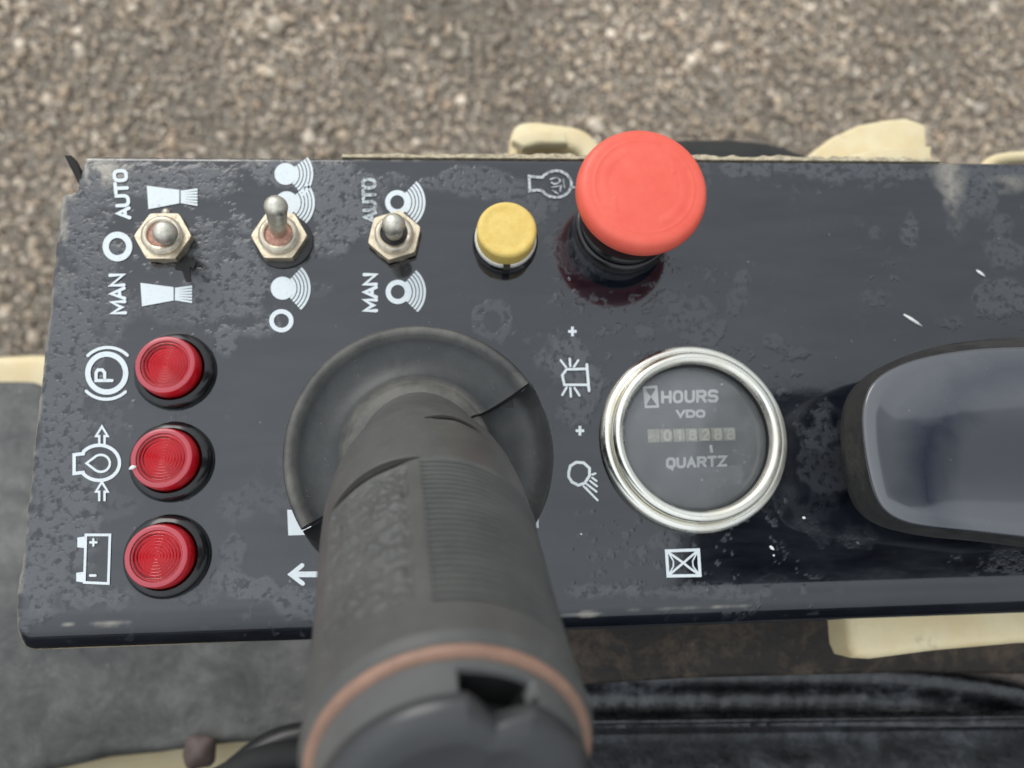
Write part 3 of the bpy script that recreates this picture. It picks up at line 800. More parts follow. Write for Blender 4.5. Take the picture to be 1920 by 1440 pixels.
b = at(313, 451); toggle(b, (310, 436), 0.018, 0.0, 'leftmost toggle switch between the two brush symbols, lever pointing at the viewer', RUST)
b = at(528, 450); toggle(b, (517, 384), 0.0195, 0.0, 'middle toggle switch with its long lever thrown up over the disc symbol', RUST, True)
b = at(741, 449); toggle(b, (738, 420), 0.0190, math.radians(18), 'third toggle switch, brassy nut turned askew, beside the yellow button', DARKFILL)
# small locating pin above the first nut
V, Fc = lathe([(0.0016, 0), (0.0016, 0.0008), (0.0012, 0.0015), (0.0004, 0.0018)], 16)
q = at(313, 401); mesh('locating_pin', [(a + q[0], b_ + q[1], c_) for a, b_, c_ in V], Fc, NICKEL, panel)
# black mark below the first switch
p = Print()
p.poly([(333, 487), (352, 480), (368, 492), (364, 505), (356, 500), (358, 528), (348, 527), (342, 508), (328, 505)])
p.done('dark_mark', DARKFILL)

# ------------------------------------------------------------ red indicator lamps
def indicator(u, v, label, chipmark=False):
    b = at(u, v)
    t = empty('indicator_lamp', (b[0], b[1], 0), label, 'indicator light', 'red indicator lamps in a column')
    # black flange
    V, Fc = lathe([(0.0121, 0.0), (0.0122, 0.0006)] + arcprof(0.0098, 0.0010, 0.0024, 0, 70, 6) + [(0.0098, 0.0036), (0.0096, 0.0022), (0.0088, 0.0018)], 72)
    mesh('flange', V, Fc, BLACKGLOSS, t, angle=50)
    # lens: tapered wall, frosted rim, concentric ridges
    prof = [(0.0088, 0.0017), (0.0094, 0.0018), (0.0092, 0.0050), (0.0089, 0.0084), (0.0087, 0.0090), (0.0085, 0.00915), (0.0073, 0.00915), (0.0071, 0.0088)]
    fr = [0, 0, 0, .05, .35, .75, .7, .1]
    r = 0.0068
    while r > 0.0005:
        prof += [(r, 0.0088), (r - 0.00020, 0.00882), (r - 0.00045, 0.00920), (r - 0.00065, 0.00914)]; fr += [0.30, 0.20, 0.04, 0.04]
        r -= 0.00088
    prof += [(0.0002, 0.0089)]; fr += [0.1]
    V, Fc = lathe(prof, 72)
    o = mesh('lens', V, Fc + [tuple(reversed(range(72)))], REDLENS, t, angle=60)
    a = o.data.attributes.new('frost', 'FLOAT', 'POINT'); a.data.foreach_set('value', np.repeat(np.array(fr, np.float32), 72))
    V, Fc = lathe([(0.0070, 0.0022), (0.0074, 0.0046), (0.0062, 0.0058), (0.003, 0.0074), (0.001, 0.0076)], 40)
    mesh('reflector', V, Fc, REFLECTOR, t)
    if chipmark:
        V, Fc = tube([(-0.0088, -0.0030, 0.0090), (-0.0078, -0.0026, 0.0094), (-0.0068, -0.0024, 0.0093)], [.0003, .0007, .0002], 8)
        mesh('chipped_edge', V, Fc, DIALPRINT, t)
    return t
indicator(330, 697, 'red indicator lamp beside the P in a circle, top of the column')
indicator(324, 866, 'red indicator lamp beside the oil symbol, with a pale chip on its rim', True)
indicator(315, 1043, 'red indicator lamp beside the battery symbol, bottom of the column')

# ------------------------------------------------------------ yellow push button
b = at(947, 455)
yb = empty('push_button', (b[0], b[1], 0), 'round yellow rubber push button with a white ring underneath', 'button')
V, Fc = lathe([(0.0106, 0), (0.0108, 0.0018), (0.0103, 0.0026), (0.0098, 0.0026)], 64); mesh('base_ring', V, Fc, BLACKGLOSS, yb, angle=30)
V, Fc = lathe([(0.0100, 0.0020), (0.0102, 0.0034), (0.0100, 0.0042), (0.009, 0.0043)], 64); mesh('white_ring', V, Fc, WHITEPL, yb, angle=30)
V, Fc = lathe([(0.0094, 0.0040), (0.0096, 0.0050), (0.0096, 0.0098)] + arcprof(0.0082, 0.0098, 0.0014, 10, 85, 6) + [(0.0074, 0.01115), (0.0066, 0.0109), (0.0055, 0.0110), (0.003, 0.0112), (0.0005, 0.01125)], 64)
mesh('cap', V, Fc, YELLOW, yb, angle=50)
V, Fc = box(-0.0011, 0.0011, -0.0113, -0.0090, 0.0006, 0.0046); mesh('notch', V, Fc, DARKFILL, yb, smooth=False)

# ------------------------------------------------------------ emergency stop
hc = at(1209, 347, 0.029); bc = at(1170, 420, 0.004)
es = empty('emergency_stop_button', ((hc[0] + bc[0]) / 2, (hc[1] + bc[1]) / 2, 0), 'large red mushroom emergency stop button on a black collar', 'button')
off = (hc - bc) / 2
def shift(V, k): return [(a + off[0] * k, b_ + off[1] * k, c_) for a, b_, c_ in V]
V, Fc = lathe([(0.0160, 0), (0.0164, 0.0012), (0.0164, 0.0030)] + arcprof(0.0150, 0.0036, 0.0013, 0, 90, 4) + [(0.0146, 0.0046), (0.0146, 0.0060), (0.0152, 0.0066), (0.0152, 0.0082), (0.0146, 0.0088), (0.0132, 0.0088)], 80)
mesh('collar', shift(V, -1), Fc, BLACKGLOSS, es, angle=40)
V, Fc = lathe([(0.0136, 0.0080), (0.0138, 0.0112), (0.0166, 0.0124), (0.0168, 0.0132), (0.0128, 0.0137)], 64); mesh('neck_ring', shift(V, -0.6), Fc, BLACKMATT, es, angle=40)  # neck ring, flared wider to darken the button's mirror image
def estop_head():
    prof = [(0.0140, 0.0125), (0.0150, 0.0135), (0.0162, 0.0165), (0.0174, 0.0190), (0.0176, 0.0192), (0.0190, 0.0206), (0.0200, 0.0226)]
    prof += [(0.0176 + 0.0026 * math.cos(math.radians(a)), 0.0242 + 0.0040 * math.sin(math.radians(a))) for a in (0, 15, 30, 45, 60, 75, 88)]
    rr = np.linspace(0.0170, 0.0002, 60)
    prof += [(r, 0.0283 + 0.0007 * (1 - (r / 0.0175) ** 2)) for r in rr]
    seg = 240
    V, Fc = lathe(prof, seg); V = np.array(V)
    R_ = np.hypot(V[:, 0], V[:, 1]); A = np.degrees(np.arctan2(V[:, 1], V[:, 0])) % 360
    top = V[:, 2] > 0.0278
    # two curved arrows in shallow relief
    h = np.zeros(len(V))
    for a0 in (-70, 110):
        d = (A - a0) % 360
        m = np.clip(1.4 - np.abs(R_ - 0.0122) / 0.0011, 0, 1) * ((d < 95)).astype(float)
        wdt = 0.0030 * np.clip((118 - d) / 24, 0, 1)
        m2 = np.clip((wdt - np.abs(R_ - 0.0122)) / 0.0004, 0, 1) * ((d >= 94) & (d < 118))
        h = np.maximum(h, np.maximum(m, m2))
    V[:, 2] += np.where(top, (h * 0.00011 + 0.00010 * np.exp(-((R_ - 0.0152) / 0.0004) ** 2)), 0)
    # knurl on the lower skirt
    kn = (V[:, 2] > 0.016) & (V[:, 2] < 0.0193)
    sc_ = 1 + np.where(kn, 0.010 * np.sign(np.sin(np.radians(A) * 80)), 0)
    V[:, 0] *= sc_; V[:, 1] *= sc_
    # lower body sits further back than the dome
    k = np.clip((V[:, 2] - 0.008) / 0.020, -0.6, 1)
    V[:, 0] += off[0] * k; V[:, 1] += off[1] * k
    mesh('mushroom_head', V, Fc, ERED, es, angle=55)
estop_head()

# ------------------------------------------------------------ hour meter
mc = at(1298, 822)
hm = empty('hour_meter', (mc[0], mc[1], 0), 'round hour meter with a silver bezel reading HOURS and QUARTZ', 'gauge')
prof = [(0.0288, 0.0), (0.0296, 0.0006)] + arcprof(0.0278, 0.0022, 0.0020, -10, 110, 8) + [(0.0266, 0.0032)] + arcprof(0.0250, 0.0056, 0.0018, -10, 165, 9) + [(0.0231, 0.0052), (0.0231, 0.0046)]
V, Fc = lathe(prof, 128, close_top=False); mesh('bezel', V, Fc, CHROME, hm, angle=60)
V, Fc = lathe([(0.0238, 0.0006), (0.0236, 0.0047), (0.0230, 0.0048), (0.0228, 0.0010)], 96, close_top=False); mesh('gasket', V, Fc, BLACKMATT, hm, angle=40)
V, Fc = lathe([(0.0232, -0.0006), (0.0231, 0.0006)], 96); mesh('dial_face', V, Fc, DIAL, hm, smooth=False)
V, Fc = lathe([(0.0230, 0.0022), (0.0230, 0.0028), (0.0226, 0.0030)], 96, close_bottom=True); mesh('glass', V, Fc, GLASS, hm, angle=30)

for i in range(34):
    a_ = random.uniform(0, 2 * math.pi); q_ = 0.0215 * math.sqrt(random.random())
    if i < 16: a_ = random.uniform(-1.35, -0.25); q_ = random.uniform(.011, .0212)
    r_ = random.uniform(.00018, .00042)
    V, Fc = lathe([(r_, 0), (r_ * .9, r_ * .4), (r_ * .45, r_ * .7)], 10)
    mesh('water_drop', [(x_ + q_ * math.cos(a_), y_ + q_ * math.sin(a_), z_ + .00301) for x_, y_, z_ in V], Fc, DROP, hm)

class DPrint(Print):
    """printing on the dial, z just above the face, local to the meter"""
    bold = 1.35
    def fin(s, name, z, mat, label=None):
        V = [(a - mc[0], b_ - mc[1], z + (c_ - PZ0)) for a, b_, c_ in s.V]; Vn = np.array(V); Fo = []
        for f in s.F:
            a = Vn[list(f)]; x, y = a[:, 0], a[:, 1]
            ar = np.sum(x * np.roll(y, -1) - np.roll(x, -1) * y); Fo.append(f if ar > 0 else tuple(reversed(f)))
        o = mesh(name, V, Fo, mat, hm, smooth=False)
        if label: o['label'] = label
p = DPrint(); write(p, 'HOURS', (1241, 755), (14.5, -.3), (0, -19), 4.0, gap=0.50); p.fin('dial_lettering', .0008, DIALPRINT, 'white word HOURS')
p = DPrint(); write(p, 'VDO', (1268, 782), (13.5, 0), (0, -11), 3.4, gap=0.38); p.fin('dial_lettering', .0008, DIALPRINT, 'white letters VDO')
p = DPrint(); write(p, 'QUARTZ', (1250, 877), (13.0, -.5), (0, -16), 3.8, gap=0.48); p.fin('dial_lettering', .0008, DIALPRINT, 'white word QUARTZ')
p = DPrint(); p.line([(1207, 728), (1229, 726), (1232, 763), (1210, 764)], 3.6, closed=True)
p.poly([(1207, 731), (1220, 745), (1210, 761)]); p.poly([(1229, 729), (1219, 745), (1230, 760)]); p.fin('dial_hourglass', .0008, DIALPRINT)
p = DPrint(); p.line([(1331, 835), (1333, 849)], 4, caps=False); p.fin('dial_tick', .0008, DIALPRINT)
# counter: seven number drums side by side
ca = at(1213, 818) - mc; cb = at(1378, 814) - mc
cdir = (cb - ca)
for k, ch in enumerate([' ', '0', '1', '8', '2', '8', '8']):
    c0 = ca + cdir * (k / 7 + 0.005); c1 = ca + cdir * ((k + 1) / 7 - 0.008)
    V = []; Fc = []
    ud = np.array([-cdir[1], cdir[0], 0]) / np.linalg.norm(cdir)
    for c_ in (c0, c1):
        for i in range(7):
            a = math.radians(-75 + 25 * i)
            V.append(c_ + ud * 0.0026 * math.sin(a) / math.sin(math.radians(75)) + np.array([0, 0, -0.0004 + 0.0016 * math.cos(a)]))
    for i in range(6): Fc.append((i, i + 7, i + 8, i + 1))
    Fc += [tuple(range(7)), tuple(reversed(range(7, 14)))]
    dr = mesh('number_drum', V, Fc, DRUM, hm, angle=40)
    if ch != ' ':
        q = DPrint(); uu, vv = 1213 + (k + 0.30) * 23.6, 827 - k * 0.5
        write(q, ch, (uu, vv), (10, 0), (0, -17), 3.0); q.fin('drum_digit', .0017, DRUMW)

# ------------------------------------------------------------ joystick
jb = Vector(at(790, 860, 0.030)); jt = Vector(at(847, 1440, 0.1135))
js = empty('joystick', (at(785, 850, 0.03)[0], at(785, 850, 0.03)[1], 0), 'dark grey rubber joystick grip leaning towards the viewer above a round skirt', 'joystick')
jo = Vector(js.location)
# pedestal / boot under the skirt, standing on the panel
V, Fc = lathe([(0.0235, 0.0), (0.0240, 0.003), (0.0205, 0.006), (0.0225, 0.009), (0.0190, 0.012), (0.0205, 0.015), (0.0170, 0.016), (0.0352, 0.0180), (0.0352, 0.0190), (0.0180, 0.0200), (0.0160, 0.0285)], 72); mesh('boot', V, Fc, BLACKMATT, js)
# skirt in two halves, split along a diameter at 32 degrees
def skirt(front):
    a0 = math.radians(32 if not front else 212); n = 96
    if not front:
        prof = [(0.0160, 0.0262), (0.0345, 0.0225), (0.0364, 0.0235), (0.0369, 0.0252)] + [(0.0350 + 0.0019 * math.cos(math.radians(a)), 0.0262 + 0.0026 * math.sin(math.radians(a))) for a in (0, 20, 40, 60, 80, 100, 125)]
        prof += [(0.0325, 0.0272), (0.0300, 0.0264), (0.0265, 0.0262), (0.0230, 0.0268), (0.0205, 0.0285), (0.0190, 0.0318), (0.0175, 0.034), (0.0150, 0.0345)]
    else:
        prof = [(0.0160, 0.0235), (0.0350, 0.0200), (0.0366, 0.0222), (0.0370, 0.0250), (0.0367, 0.0258), (0.0357, 0.0250), (0.0335, 0.0225), (0.0300, 0.0215), (0.0260, 0.0225), (0.0225, 0.0245), (0.0200, 0.0275), (0.0185, 0.0312), (0.0170, 0.033), (0.0150, 0.0335)]
    V = []; Fc = []
    for i in range(n + 1):
        a = a0 + math.pi * i / n
        if i == 0: off_ = 0.0003
        e = 0.00022
        wob = 1 + 0.006 * math.sin(3 * a + 1)
        # gap along the diameter
        nx_, ny_ = -math.sin(a0), math.cos(a0)
        for (r, z) in prof:
            lift = 0.0
            if front:   # pinched, raised lip next to the right-hand split
                dd = abs((a - math.radians(32 + 360)) if i > n / 2 else 9)
                lift = 0.0030 * max(0, 1 - dd / 0.16) * max(0, (r - 0.033) / 0.004)
            V.append((r * wob * math.cos(a) + nx_ * e, r * wob * math.sin(a) + ny_ * e, z + lift))
    m = len(prof)
    for i in range(n):
        for j in range(m - 1): Fc.append((i * m + j, (i + 1) * m + j, (i + 1) * m + j + 1, i * m + j + 1))
    Fc.append(tuple(reversed(range(m)))); Fc.append(tuple(n * m + j for j in range(m)))
    o = mesh('skirt_half', V, Fc, RUBBER, js, angle=70)
    return o
skirt(False)['label'] = 'back half of the skirt with a worn rolled lip'; skirt(True)['label'] = 'front half of the skirt, thin edged and pinched up at the split'

ax = (jt - jb); LJ = ax.length; ax.normalize()
e2 = (Vector((0, 1, 0)) - ax * ax.dot(Vector((0, 1, 0)))).normalized(); e1 = e2.cross(ax).normalized()
if e1.x < 0: e1 = -e1
def jgrid(smin, smax, ns, nt, rad, cap_end=False, cap_start=False):
    S = np.linspace(smin, smax, ns) if np.isscalar(ns) else ns
    TH = np.arange(nt) / nt * 2 * np.pi
    SS, TT = np.meshgrid(S, TH, indexing='ij')
    Rr = rad(SS, TT)
    J = np.array(jb - jo); A_ = np.array(ax); E1 = np.array(e1); E2 = np.array(e2)
    P = J + A_ * (SS * LJ)[..., None] + (Rr * np.cos(TT))[..., None] * E1 + (Rr * np.sin(TT))[..., None] * E2
    n0, n1 = SS.shape; idx = np.arange(n0 * n1).reshape(n0, n1)
    Q = np.stack([idx[:-1], np.roll(idx[:-1], -1, 1), np.roll(idx[1:], -1, 1), idx[1:]], -1).reshape(-1, 4)
    Fc = [tuple(q) for q in Q]
    if cap_end: Fc.append(tuple(idx[-1]))
    return P.reshape(-1, 3), Fc
def sstep(x, a, b): t = np.clip((x - a) / (b - a), 0, 1); return t * t * (3 - 2 * t)
RS = np.array([-.13, -.05, 0, .05, .10, .15, .22, .32, .42, .55, .70, .85, .93, .965, .98, .988])
RR = np.array([16.4, 16.9, 17.5, 18.7, 20.2, 21.5, 22.7, 23.5, 23.5, 23.2, 22.6, 22.4, 22.4, 22.5, 21.9, 20.9]) * 1e-3
def grip_r(S, T):
    r = np.interp(S, RS, RR)
    for _ in range(1): pass
    deg = np.degrees(T)
    # ribs on the right-hand side
    zone = sstep(deg, 8, 16) * (1 - sstep(deg, 95, 98)) * sstep(S, .452, .458) * (1 - sstep(S, .895, .90))
    ph = (S - .455) / (.90 - .455) * 26
    r = r + zone * (0.00070 * np.cos(ph * 2 * np.pi) - 0.00080)
    # smooth step above the ribbed field
    r = r + 0.0002 * (1 - sstep(np.abs(S - .443), .0, .012)) * (deg < 90) * (deg > 5)
    # recessed label field on the left with raised border
    lab = sstep(deg, 103, 106) * (1 - sstep(deg, 150, 153)) * sstep(S, .47, .48) * (1 - sstep(S, .875, .885))
    r = r - lab * 0.0008
    rough = np.asarray(fbm(deg / 360 * 0.14, S * 0.1, 420, 5, 3)) - 0.5
    r = r + lab * rough * 0.0020
    bars = lab * (np.sin(S * 190) > 0.35) * sstep(deg, 106, 108) * (1 - sstep(deg, 122, 124)) * sstep(S, .55, .56)
    r = r + bars * 0.0004
    for sc0 in (.70, .755, .83):
        r = r - 0.0007 * np.exp(-(((deg - 118) / 3.0) ** 2 + ((S - sc0) / 0.012) ** 2))
    # dark crescent slit over the label field
    cr = sstep(deg, 97, 112) * (1 - sstep(deg, 138, 158))
    wd = 0.004 + 0.022 * cr
    sl = (cr > 0.02) * np.clip(1 - np.abs(S - (.445)) / wd, 0, 1)
    r = r - 0.0006 * sstep(sl, 0.0, .75) * cr
    # small chevron nick near the neck
    c0 = .225 + np.abs(deg - 74) * 0.0010
    nk = np.clip(1 - np.abs(S - c0) / 0.022, 0, 1) * (1 - sstep(np.abs(deg - 72), 12, 19))
    r = r - 0.0003 * sstep(nk, .15, .9)
    return r
V, Fc = jgrid(-.13, .988, 620, 400, grip_r, cap_end=True)
mesh('grip', V, Fc, GRIPRUB, js)
def grip_shade_patch(name, d0, d1, cen_, half, n=40):  # black patch on the grip surface, painting the shade of a gap
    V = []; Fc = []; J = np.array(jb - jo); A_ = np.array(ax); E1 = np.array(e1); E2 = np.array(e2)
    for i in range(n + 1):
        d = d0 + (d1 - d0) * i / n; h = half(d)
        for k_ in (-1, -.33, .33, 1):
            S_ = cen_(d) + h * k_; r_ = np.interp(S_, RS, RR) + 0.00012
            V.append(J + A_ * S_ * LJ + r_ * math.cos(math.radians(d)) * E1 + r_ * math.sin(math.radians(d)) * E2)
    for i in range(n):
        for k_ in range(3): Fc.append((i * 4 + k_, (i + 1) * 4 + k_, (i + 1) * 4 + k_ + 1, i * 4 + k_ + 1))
    mesh(name, V, Fc, DARKFILL, js)
grip_shade_patch('slit_shade', 97, 152, lambda d: .448, lambda d: .0155 * math.sin(math.pi * (d - 97) / 55) ** .9 + .0004)
grip_shade_patch('nick_shade', 56, 93, lambda d: .222 + abs(d - 76) * .0012, lambda d: .0095 * math.sin(math.pi * (d - 56) / 37) ** .7 + .0003)
V, Fc = jgrid(0, 0, np.linspace(.978, .9985, 11), 160, lambda S, T: 0.0203 + 0.0013 * np.sqrt(np.clip(1 - ((S - .9885) / .0102) ** 2, 0, 1)), cap_end=True)
mesh('copper_band', V, Fc, COPPER, js)
def collar_r(S, T):
    deg = np.degrees(T)
    r = 0.0201 - 0.0004 * (S - 1.0) / .08
    win = (1 - sstep(np.abs(deg - 74), 14, 17)) * sstep(S, 1.012, 1.020)
    return r - 0.0085 * win
V, Fc = jgrid(.990, 1.066, 90, 360, collar_r, cap_end=True)
co_ = mesh('collar', V, Fc, COLLAR, js); co_.data.materials.append(BTN_SLOTSHADE)     # slot faces coloured black for its deep shade
for pl_ in co_.data.polygons:
    if len(pl_.vertices) == 4:
        d_ = Vector(pl_.center) - (jb - jo); d_ -= ax * d_.dot(ax)
        if d_.length < 0.0188: pl_.material_index = 1
def cap_r(S, T):
    deg = np.degrees(T)
    t_ = np.clip((S - 1.066) / .030, 0, 1)
    r = 0.0200 - 0.0040 * (1 - np.sqrt(np.clip(1 - t_ ** 2, 0, 1)))
    vv = np.clip(1 - np.abs(deg - 74) / 14, 0, 1) * (1 - .55 * t_)
    return r - 0.0035 * vv
V, Fc = jgrid(1.060, 1.096, 40, 360, cap_r, cap_end=False)
V = np.array(V); nt = 360; A_ = np.array(ax); Fc = list(Fc)
ring = V[-nt:]; cen = ring.mean(0); base_n = len(V); extra = []
for k, (f_, d_) in enumerate([(0.97, .0001), (0.9, .0000), (0.75, -.0004), (0.5, -.0007), (0.2, -.0009), (0.02, -.0009)]):
    extra.append(cen + (ring - cen) * f_ + A_ * d_)
V = np.concatenate([V] + extra)
for k in range(6):
    o1 = base_n - nt + k * nt
    for i in range(nt):
        j = (i + 1) % nt; Fc.append((o1 + i, o1 + j, o1 + nt + j, o1 + nt + i))
Fc.append(tuple(range(len(V) - nt, len(V))))
mesh('end_cap', V, Fc, CAPTOP, js)
# push button inside the cap's slot
P0 = jb - jo + ax * (LJ * 1.040)
u_ = (e1 * math.cos(math.radians(74)) + e2 * math.sin(math.radians(74)))
w_ = ax.cross(u_).normalized()
pts = []
for sx, sy in ((-.0050, -.0022), (.0050, -.0022), (.0044, .0008), (0, .0034), (-.0044, .0008)): pts.append((sx, sy))
Vb = [tuple(P0 + w_ * a + ax * b_ + u_ * r_) for r_ in (0.009, 0.0140, 0.0146) for a, b_ in [(q[0] * (1.0 if r_ < .0145 else .9), q[1] * (.9 if r_ < .0145 else .8)) for q in pts]]
Fb = [(0, 1, 2, 3, 4)[::-1], (10, 11, 12, 13, 14)] + [(j * 5 + i, j * 5 + (i + 1) % 5, (j + 1) * 5 + (i + 1) % 5, (j + 1) * 5 + i) for j in range(2) for i in range(5)]
mesh('thumb_button', Vb, Fb, BTN_SLOTSHADE, js, smooth=False)

# ------------------------------------------------------------ armrest pad at the right
AZ = 0.034
outer_px = [(1990, 634), (1920, 640), (1840, 644), (1760, 654), (1690, 672), (1634, 698), (1604, 728), (1590, 770), (1588, 820), (1594, 880), (1608, 935), (1636, 972), (1680, 994), (1740, 1006), (1830, 1015), (1920, 1026), (1990, 1034)]
inner_px = [(1990, 646), (1920, 652), (1845, 655), (1770, 664), (1705, 679), (1656, 702), (1630, 730), (1619, 770), (1620, 820), (1628, 875), (1641, 925), (1662, 958), (1698, 978), (1750, 988), (1830, 996), (1920, 1006), (1990, 1013)]
def armrest():
    b = at(1850, 840, 0)
    t = empty('armrest_pad', (b[0], b[1], 0.0), 'glossy black rounded armrest pad reaching in from the right above the panel', 'armrest')
    O = np.array(catmull([tuple(at(u, v, AZ - 0.0135)[:2]) for u, v in outer_px], 6)); I = np.array(catmull([tuple(at(u, v, AZ)[:2]) for u, v in inner_px], 6))
    # close on the right, outside the picture
    def close(P, ex): 
        r0, r1 = P[0], P[-1]
        t_ = np.linspace(0, math.pi, 16)[1:-1]; c_ = (r0 + r1) / 2; h_ = (r0 - r1) / 2
        return np.concatenate([P, [[c_[0] + .050 * math.sin(a) ** .6 + h_[0] * -math.cos(a), c_[1] - h_[1] * math.cos(a)] for a in t_]])
    O = close(O, 0); I = close(I, 0)
    n = len(O); rings = []
    C_ = O.mean(0)
    rings.append((C_ + (O - C_) * 0.90, AZ - 0.021)); rings.append((C_ + (O - C_) * 0.97, AZ - 0.0195)); rings.append((O, AZ - 0.014)); rings.append((O, AZ - 0.008))
    rings.append((O * .5 + I * .5, AZ - 0.0035)); rings.append((O * .12 + I * .88, AZ - 0.0010))
    V = []; Fc = []
    for R_, z in rings:
        for q in R_: V.append((q[0] - b[0], q[1] - b[1], z))
    for j in range(len(rings) - 1):
        for i in range(n):
            k = (i + 1) % n; Fc.append((j * n + i, (j + 1) * n + i, (j + 1) * n + k, j * n + k))
    Fc.append(tuple(range(n)))
    mesh('pad_side', V, Fc, ARMSIDE, t, angle=60)
    rings = [(O * .12 + I * .88, AZ - 0.0011), (I, AZ - 0.0002)]
    CI = I.mean(0)
    for s_ in (.985, .96, .92, .86): rings.append((CI + (I - CI) * s_, AZ + 0.0011 * (1 - s_ ** 8)))
    V = []; Fc = []
    for R_, z in rings:
        for q in R_: V.append((q[0] - b[0], q[1] - b[1], z))
    for j in range(len(rings) - 1):
        for i in range(n):
            k = (i + 1) % n; Fc.append((j * n + i, (j + 1) * n + i, (j + 1) * n + k, j * n + k))
    Fc.append(tuple((len(rings) - 1) * n + i for i in reversed(range(n))))
    o = mesh('pad_top', V, Fc, ARM, t)
    V, Fc = lathe([(.014, 0), (.014, AZ - .019)], 40); mesh('stem', [(a + .02, b_, c_) for a, b_, c_ in V], Fc, BLACKMATT, t, angle=30)
armrest()

# ------------------------------------------------------------ machine below and behind
def pxpoly(pts, z, n=5, sm=True):
    q = [tuple(at(u, v, z)[:2]) for u, v in pts]
    return [tuple(a) for a in catmull(q, n, True)] if sm else q
def slab(name, pts, z1, th, mat, label=None, cat=None, bev=0.003, sm=True, parent=None, n=5):
    V, Fc = prism(pxpoly(pts, z1, n, sm)[::-1], z1 - th, z1, bev)
    o = mesh(name, V, Fc, mat, parent, angle=40)
    if label: tag(o, label, cat)
    return o
# floor mat at the lower left
slab('floor_mat', [(-260, 712), (-40, 712), (40, 712), (62, 716), (84, 730), (96, 760), (110, 820), (300, 830), (700, 840), (1020, 850), (1035, 1200), (1020, 1384), (700, 1392), (440, 1396), (200, 1424), (-260, 1436)], -0.20, 0.02, MAT,
     'grey dusty rubber mat below the left end of the panel', 'mat', 0.006, n=3)
slab('step_plate', [(-400, 672), (-60, 668), (60, 662), (100, 664), (118, 700), (130, 820), (300, 900), (1000, 900), (1050, 1300), (1040, 1400), (600, 1430), (400, 1500), (100, 1640), (-400, 1640)], -0.223, 0.05, CREAM,
     'cream painted steel step under the grey rubber mat', 'step', 0.006, sm=False)
# frame of the machine holding the panel
slab('chassis', [(150, 760), (1880, 560), (2500, 520), (2500, 1500), (1080, 1500), (1060, 1250), (200, 1180)], -0.28, 0.5, DARKST, 'dirty dark steel chassis under the panel', 'chassis', 0.004, sm=False)
V, Fc = box(at(300, 700)[0], at(1500, 700)[0], YF + .02, YB - .03, -0.29, -0.004); tag(mesh('pedestal', V, Fc, DARKST, smooth=False), 'dark steel pedestal carrying the control panel', 'pedestal')
# dark rusty rail and cream rail at the lower right
slab('frame_rail', [(1000, 1150), (2200, 1090), (2200, 1268), (1700, 1262), (1300, 1272), (1000, 1290)], -0.075, 0.03, grimy('rusty_rail', (0.006, 0.006, 0.006), (0.030, 0.022, 0.016), (0.13, 0.095, 0.065), 60, 0.6), 'dark rusty steel rail in front of the panel', 'rail', 0.002, sm=False)
slab('cream_bar', [(1588, 1120), (2200, 1100), (2200, 1196), (1920, 1208), (1760, 1222), (1640, 1238), (1606, 1236), (1596, 1215)], -0.032, 0.016, CREAM, 'cream painted bar at the right below the panel edge', 'bar', 0.004, sm=False)
# black ribbed cover
def cover():
    t = empty('seat_cover', tuple(at(1500, 1400, -0.16)), 'black dusty moulded cover with a long ridge in the lower right corner', 'cover')
    o0 = np.array(t.location)
    # profile across (image vertical), extruded along image horizontal with a rounded right end
    prof = [(1238, -.120), (1246, -.100), (1258, -.096), (1290, -.105), (1334, -.110), (1343, -.102), (1347, -.0985), (1351, -.0975), (1356, -.0985), (1362, -.104), (1376, -.112), (1395, -.112), (1420, -.104), (1480, -.098), (1600, -.10), (1700, -.13)]
    V = []; Fc = []; us = np.linspace(880, 2150, 220)
    for u in us:
        for (v, z) in prof:
            drop = max(0, (u - 1560)) ** 2 * 0.00030 if v < 1345 else 0
            vv = min(v + drop, 1349 + (v - 1238) * 0.004) if v < 1345 else v
            vv -= (u - 1300) * 0.012 if v >= 1345 else 0
            nz = (fbm(np.array([u / 900.]), np.array([v / 900.]), 30, 8, 3)[0] - .5) * .004
            V.append(at(u, vv, z + nz) - o0)
    m = len(prof); Fl = []
    for i in range(len(us) - 1):
        for j in range(m - 1): (Fc if prof[j][0] < 1376 else Fl).append((i * m + j, i * m + j + 1, (i + 1) * m + j + 1, (i + 1) * m + j))
    lo_ = mesh('cover_foot', V, Fl, DUSTLOW, t)
    bm = bmesh.new(); bm.from_mesh(lo_.data); bmesh.ops.delete(bm, geom=[v for v in bm.verts if not v.link_faces], context='VERTS'); bm.to_mesh(lo_.data); bm.free()
    o = mesh('cover_shell', V, Fc, DARKDUST, t)
    bm = bmesh.new(); bm.from_mesh(o.data); bmesh.ops.delete(bm, geom=[v for v in bm.verts if not v.link_faces], context='VERTS'); bm.to_mesh(o.data); bm.free()
    s_ = o.modifiers.new('wall', 'SOLIDIFY'); s_.thickness = 0.004; s_.offset = -1
    return t
cover()
slab('side_plate', [(1560, 1246), (2200, 1180), (2200, 1700), (1500, 1700)], -0.19, 0.02, grimy('grimy_plate', (0.04, 0.035, 0.03), (0.16, 0.13, 0.11), (0.36, 0.30, 0.25), 50, 0.7), 'grimy brown steel plate behind the black cover', 'plate', 0.003, sm=False)
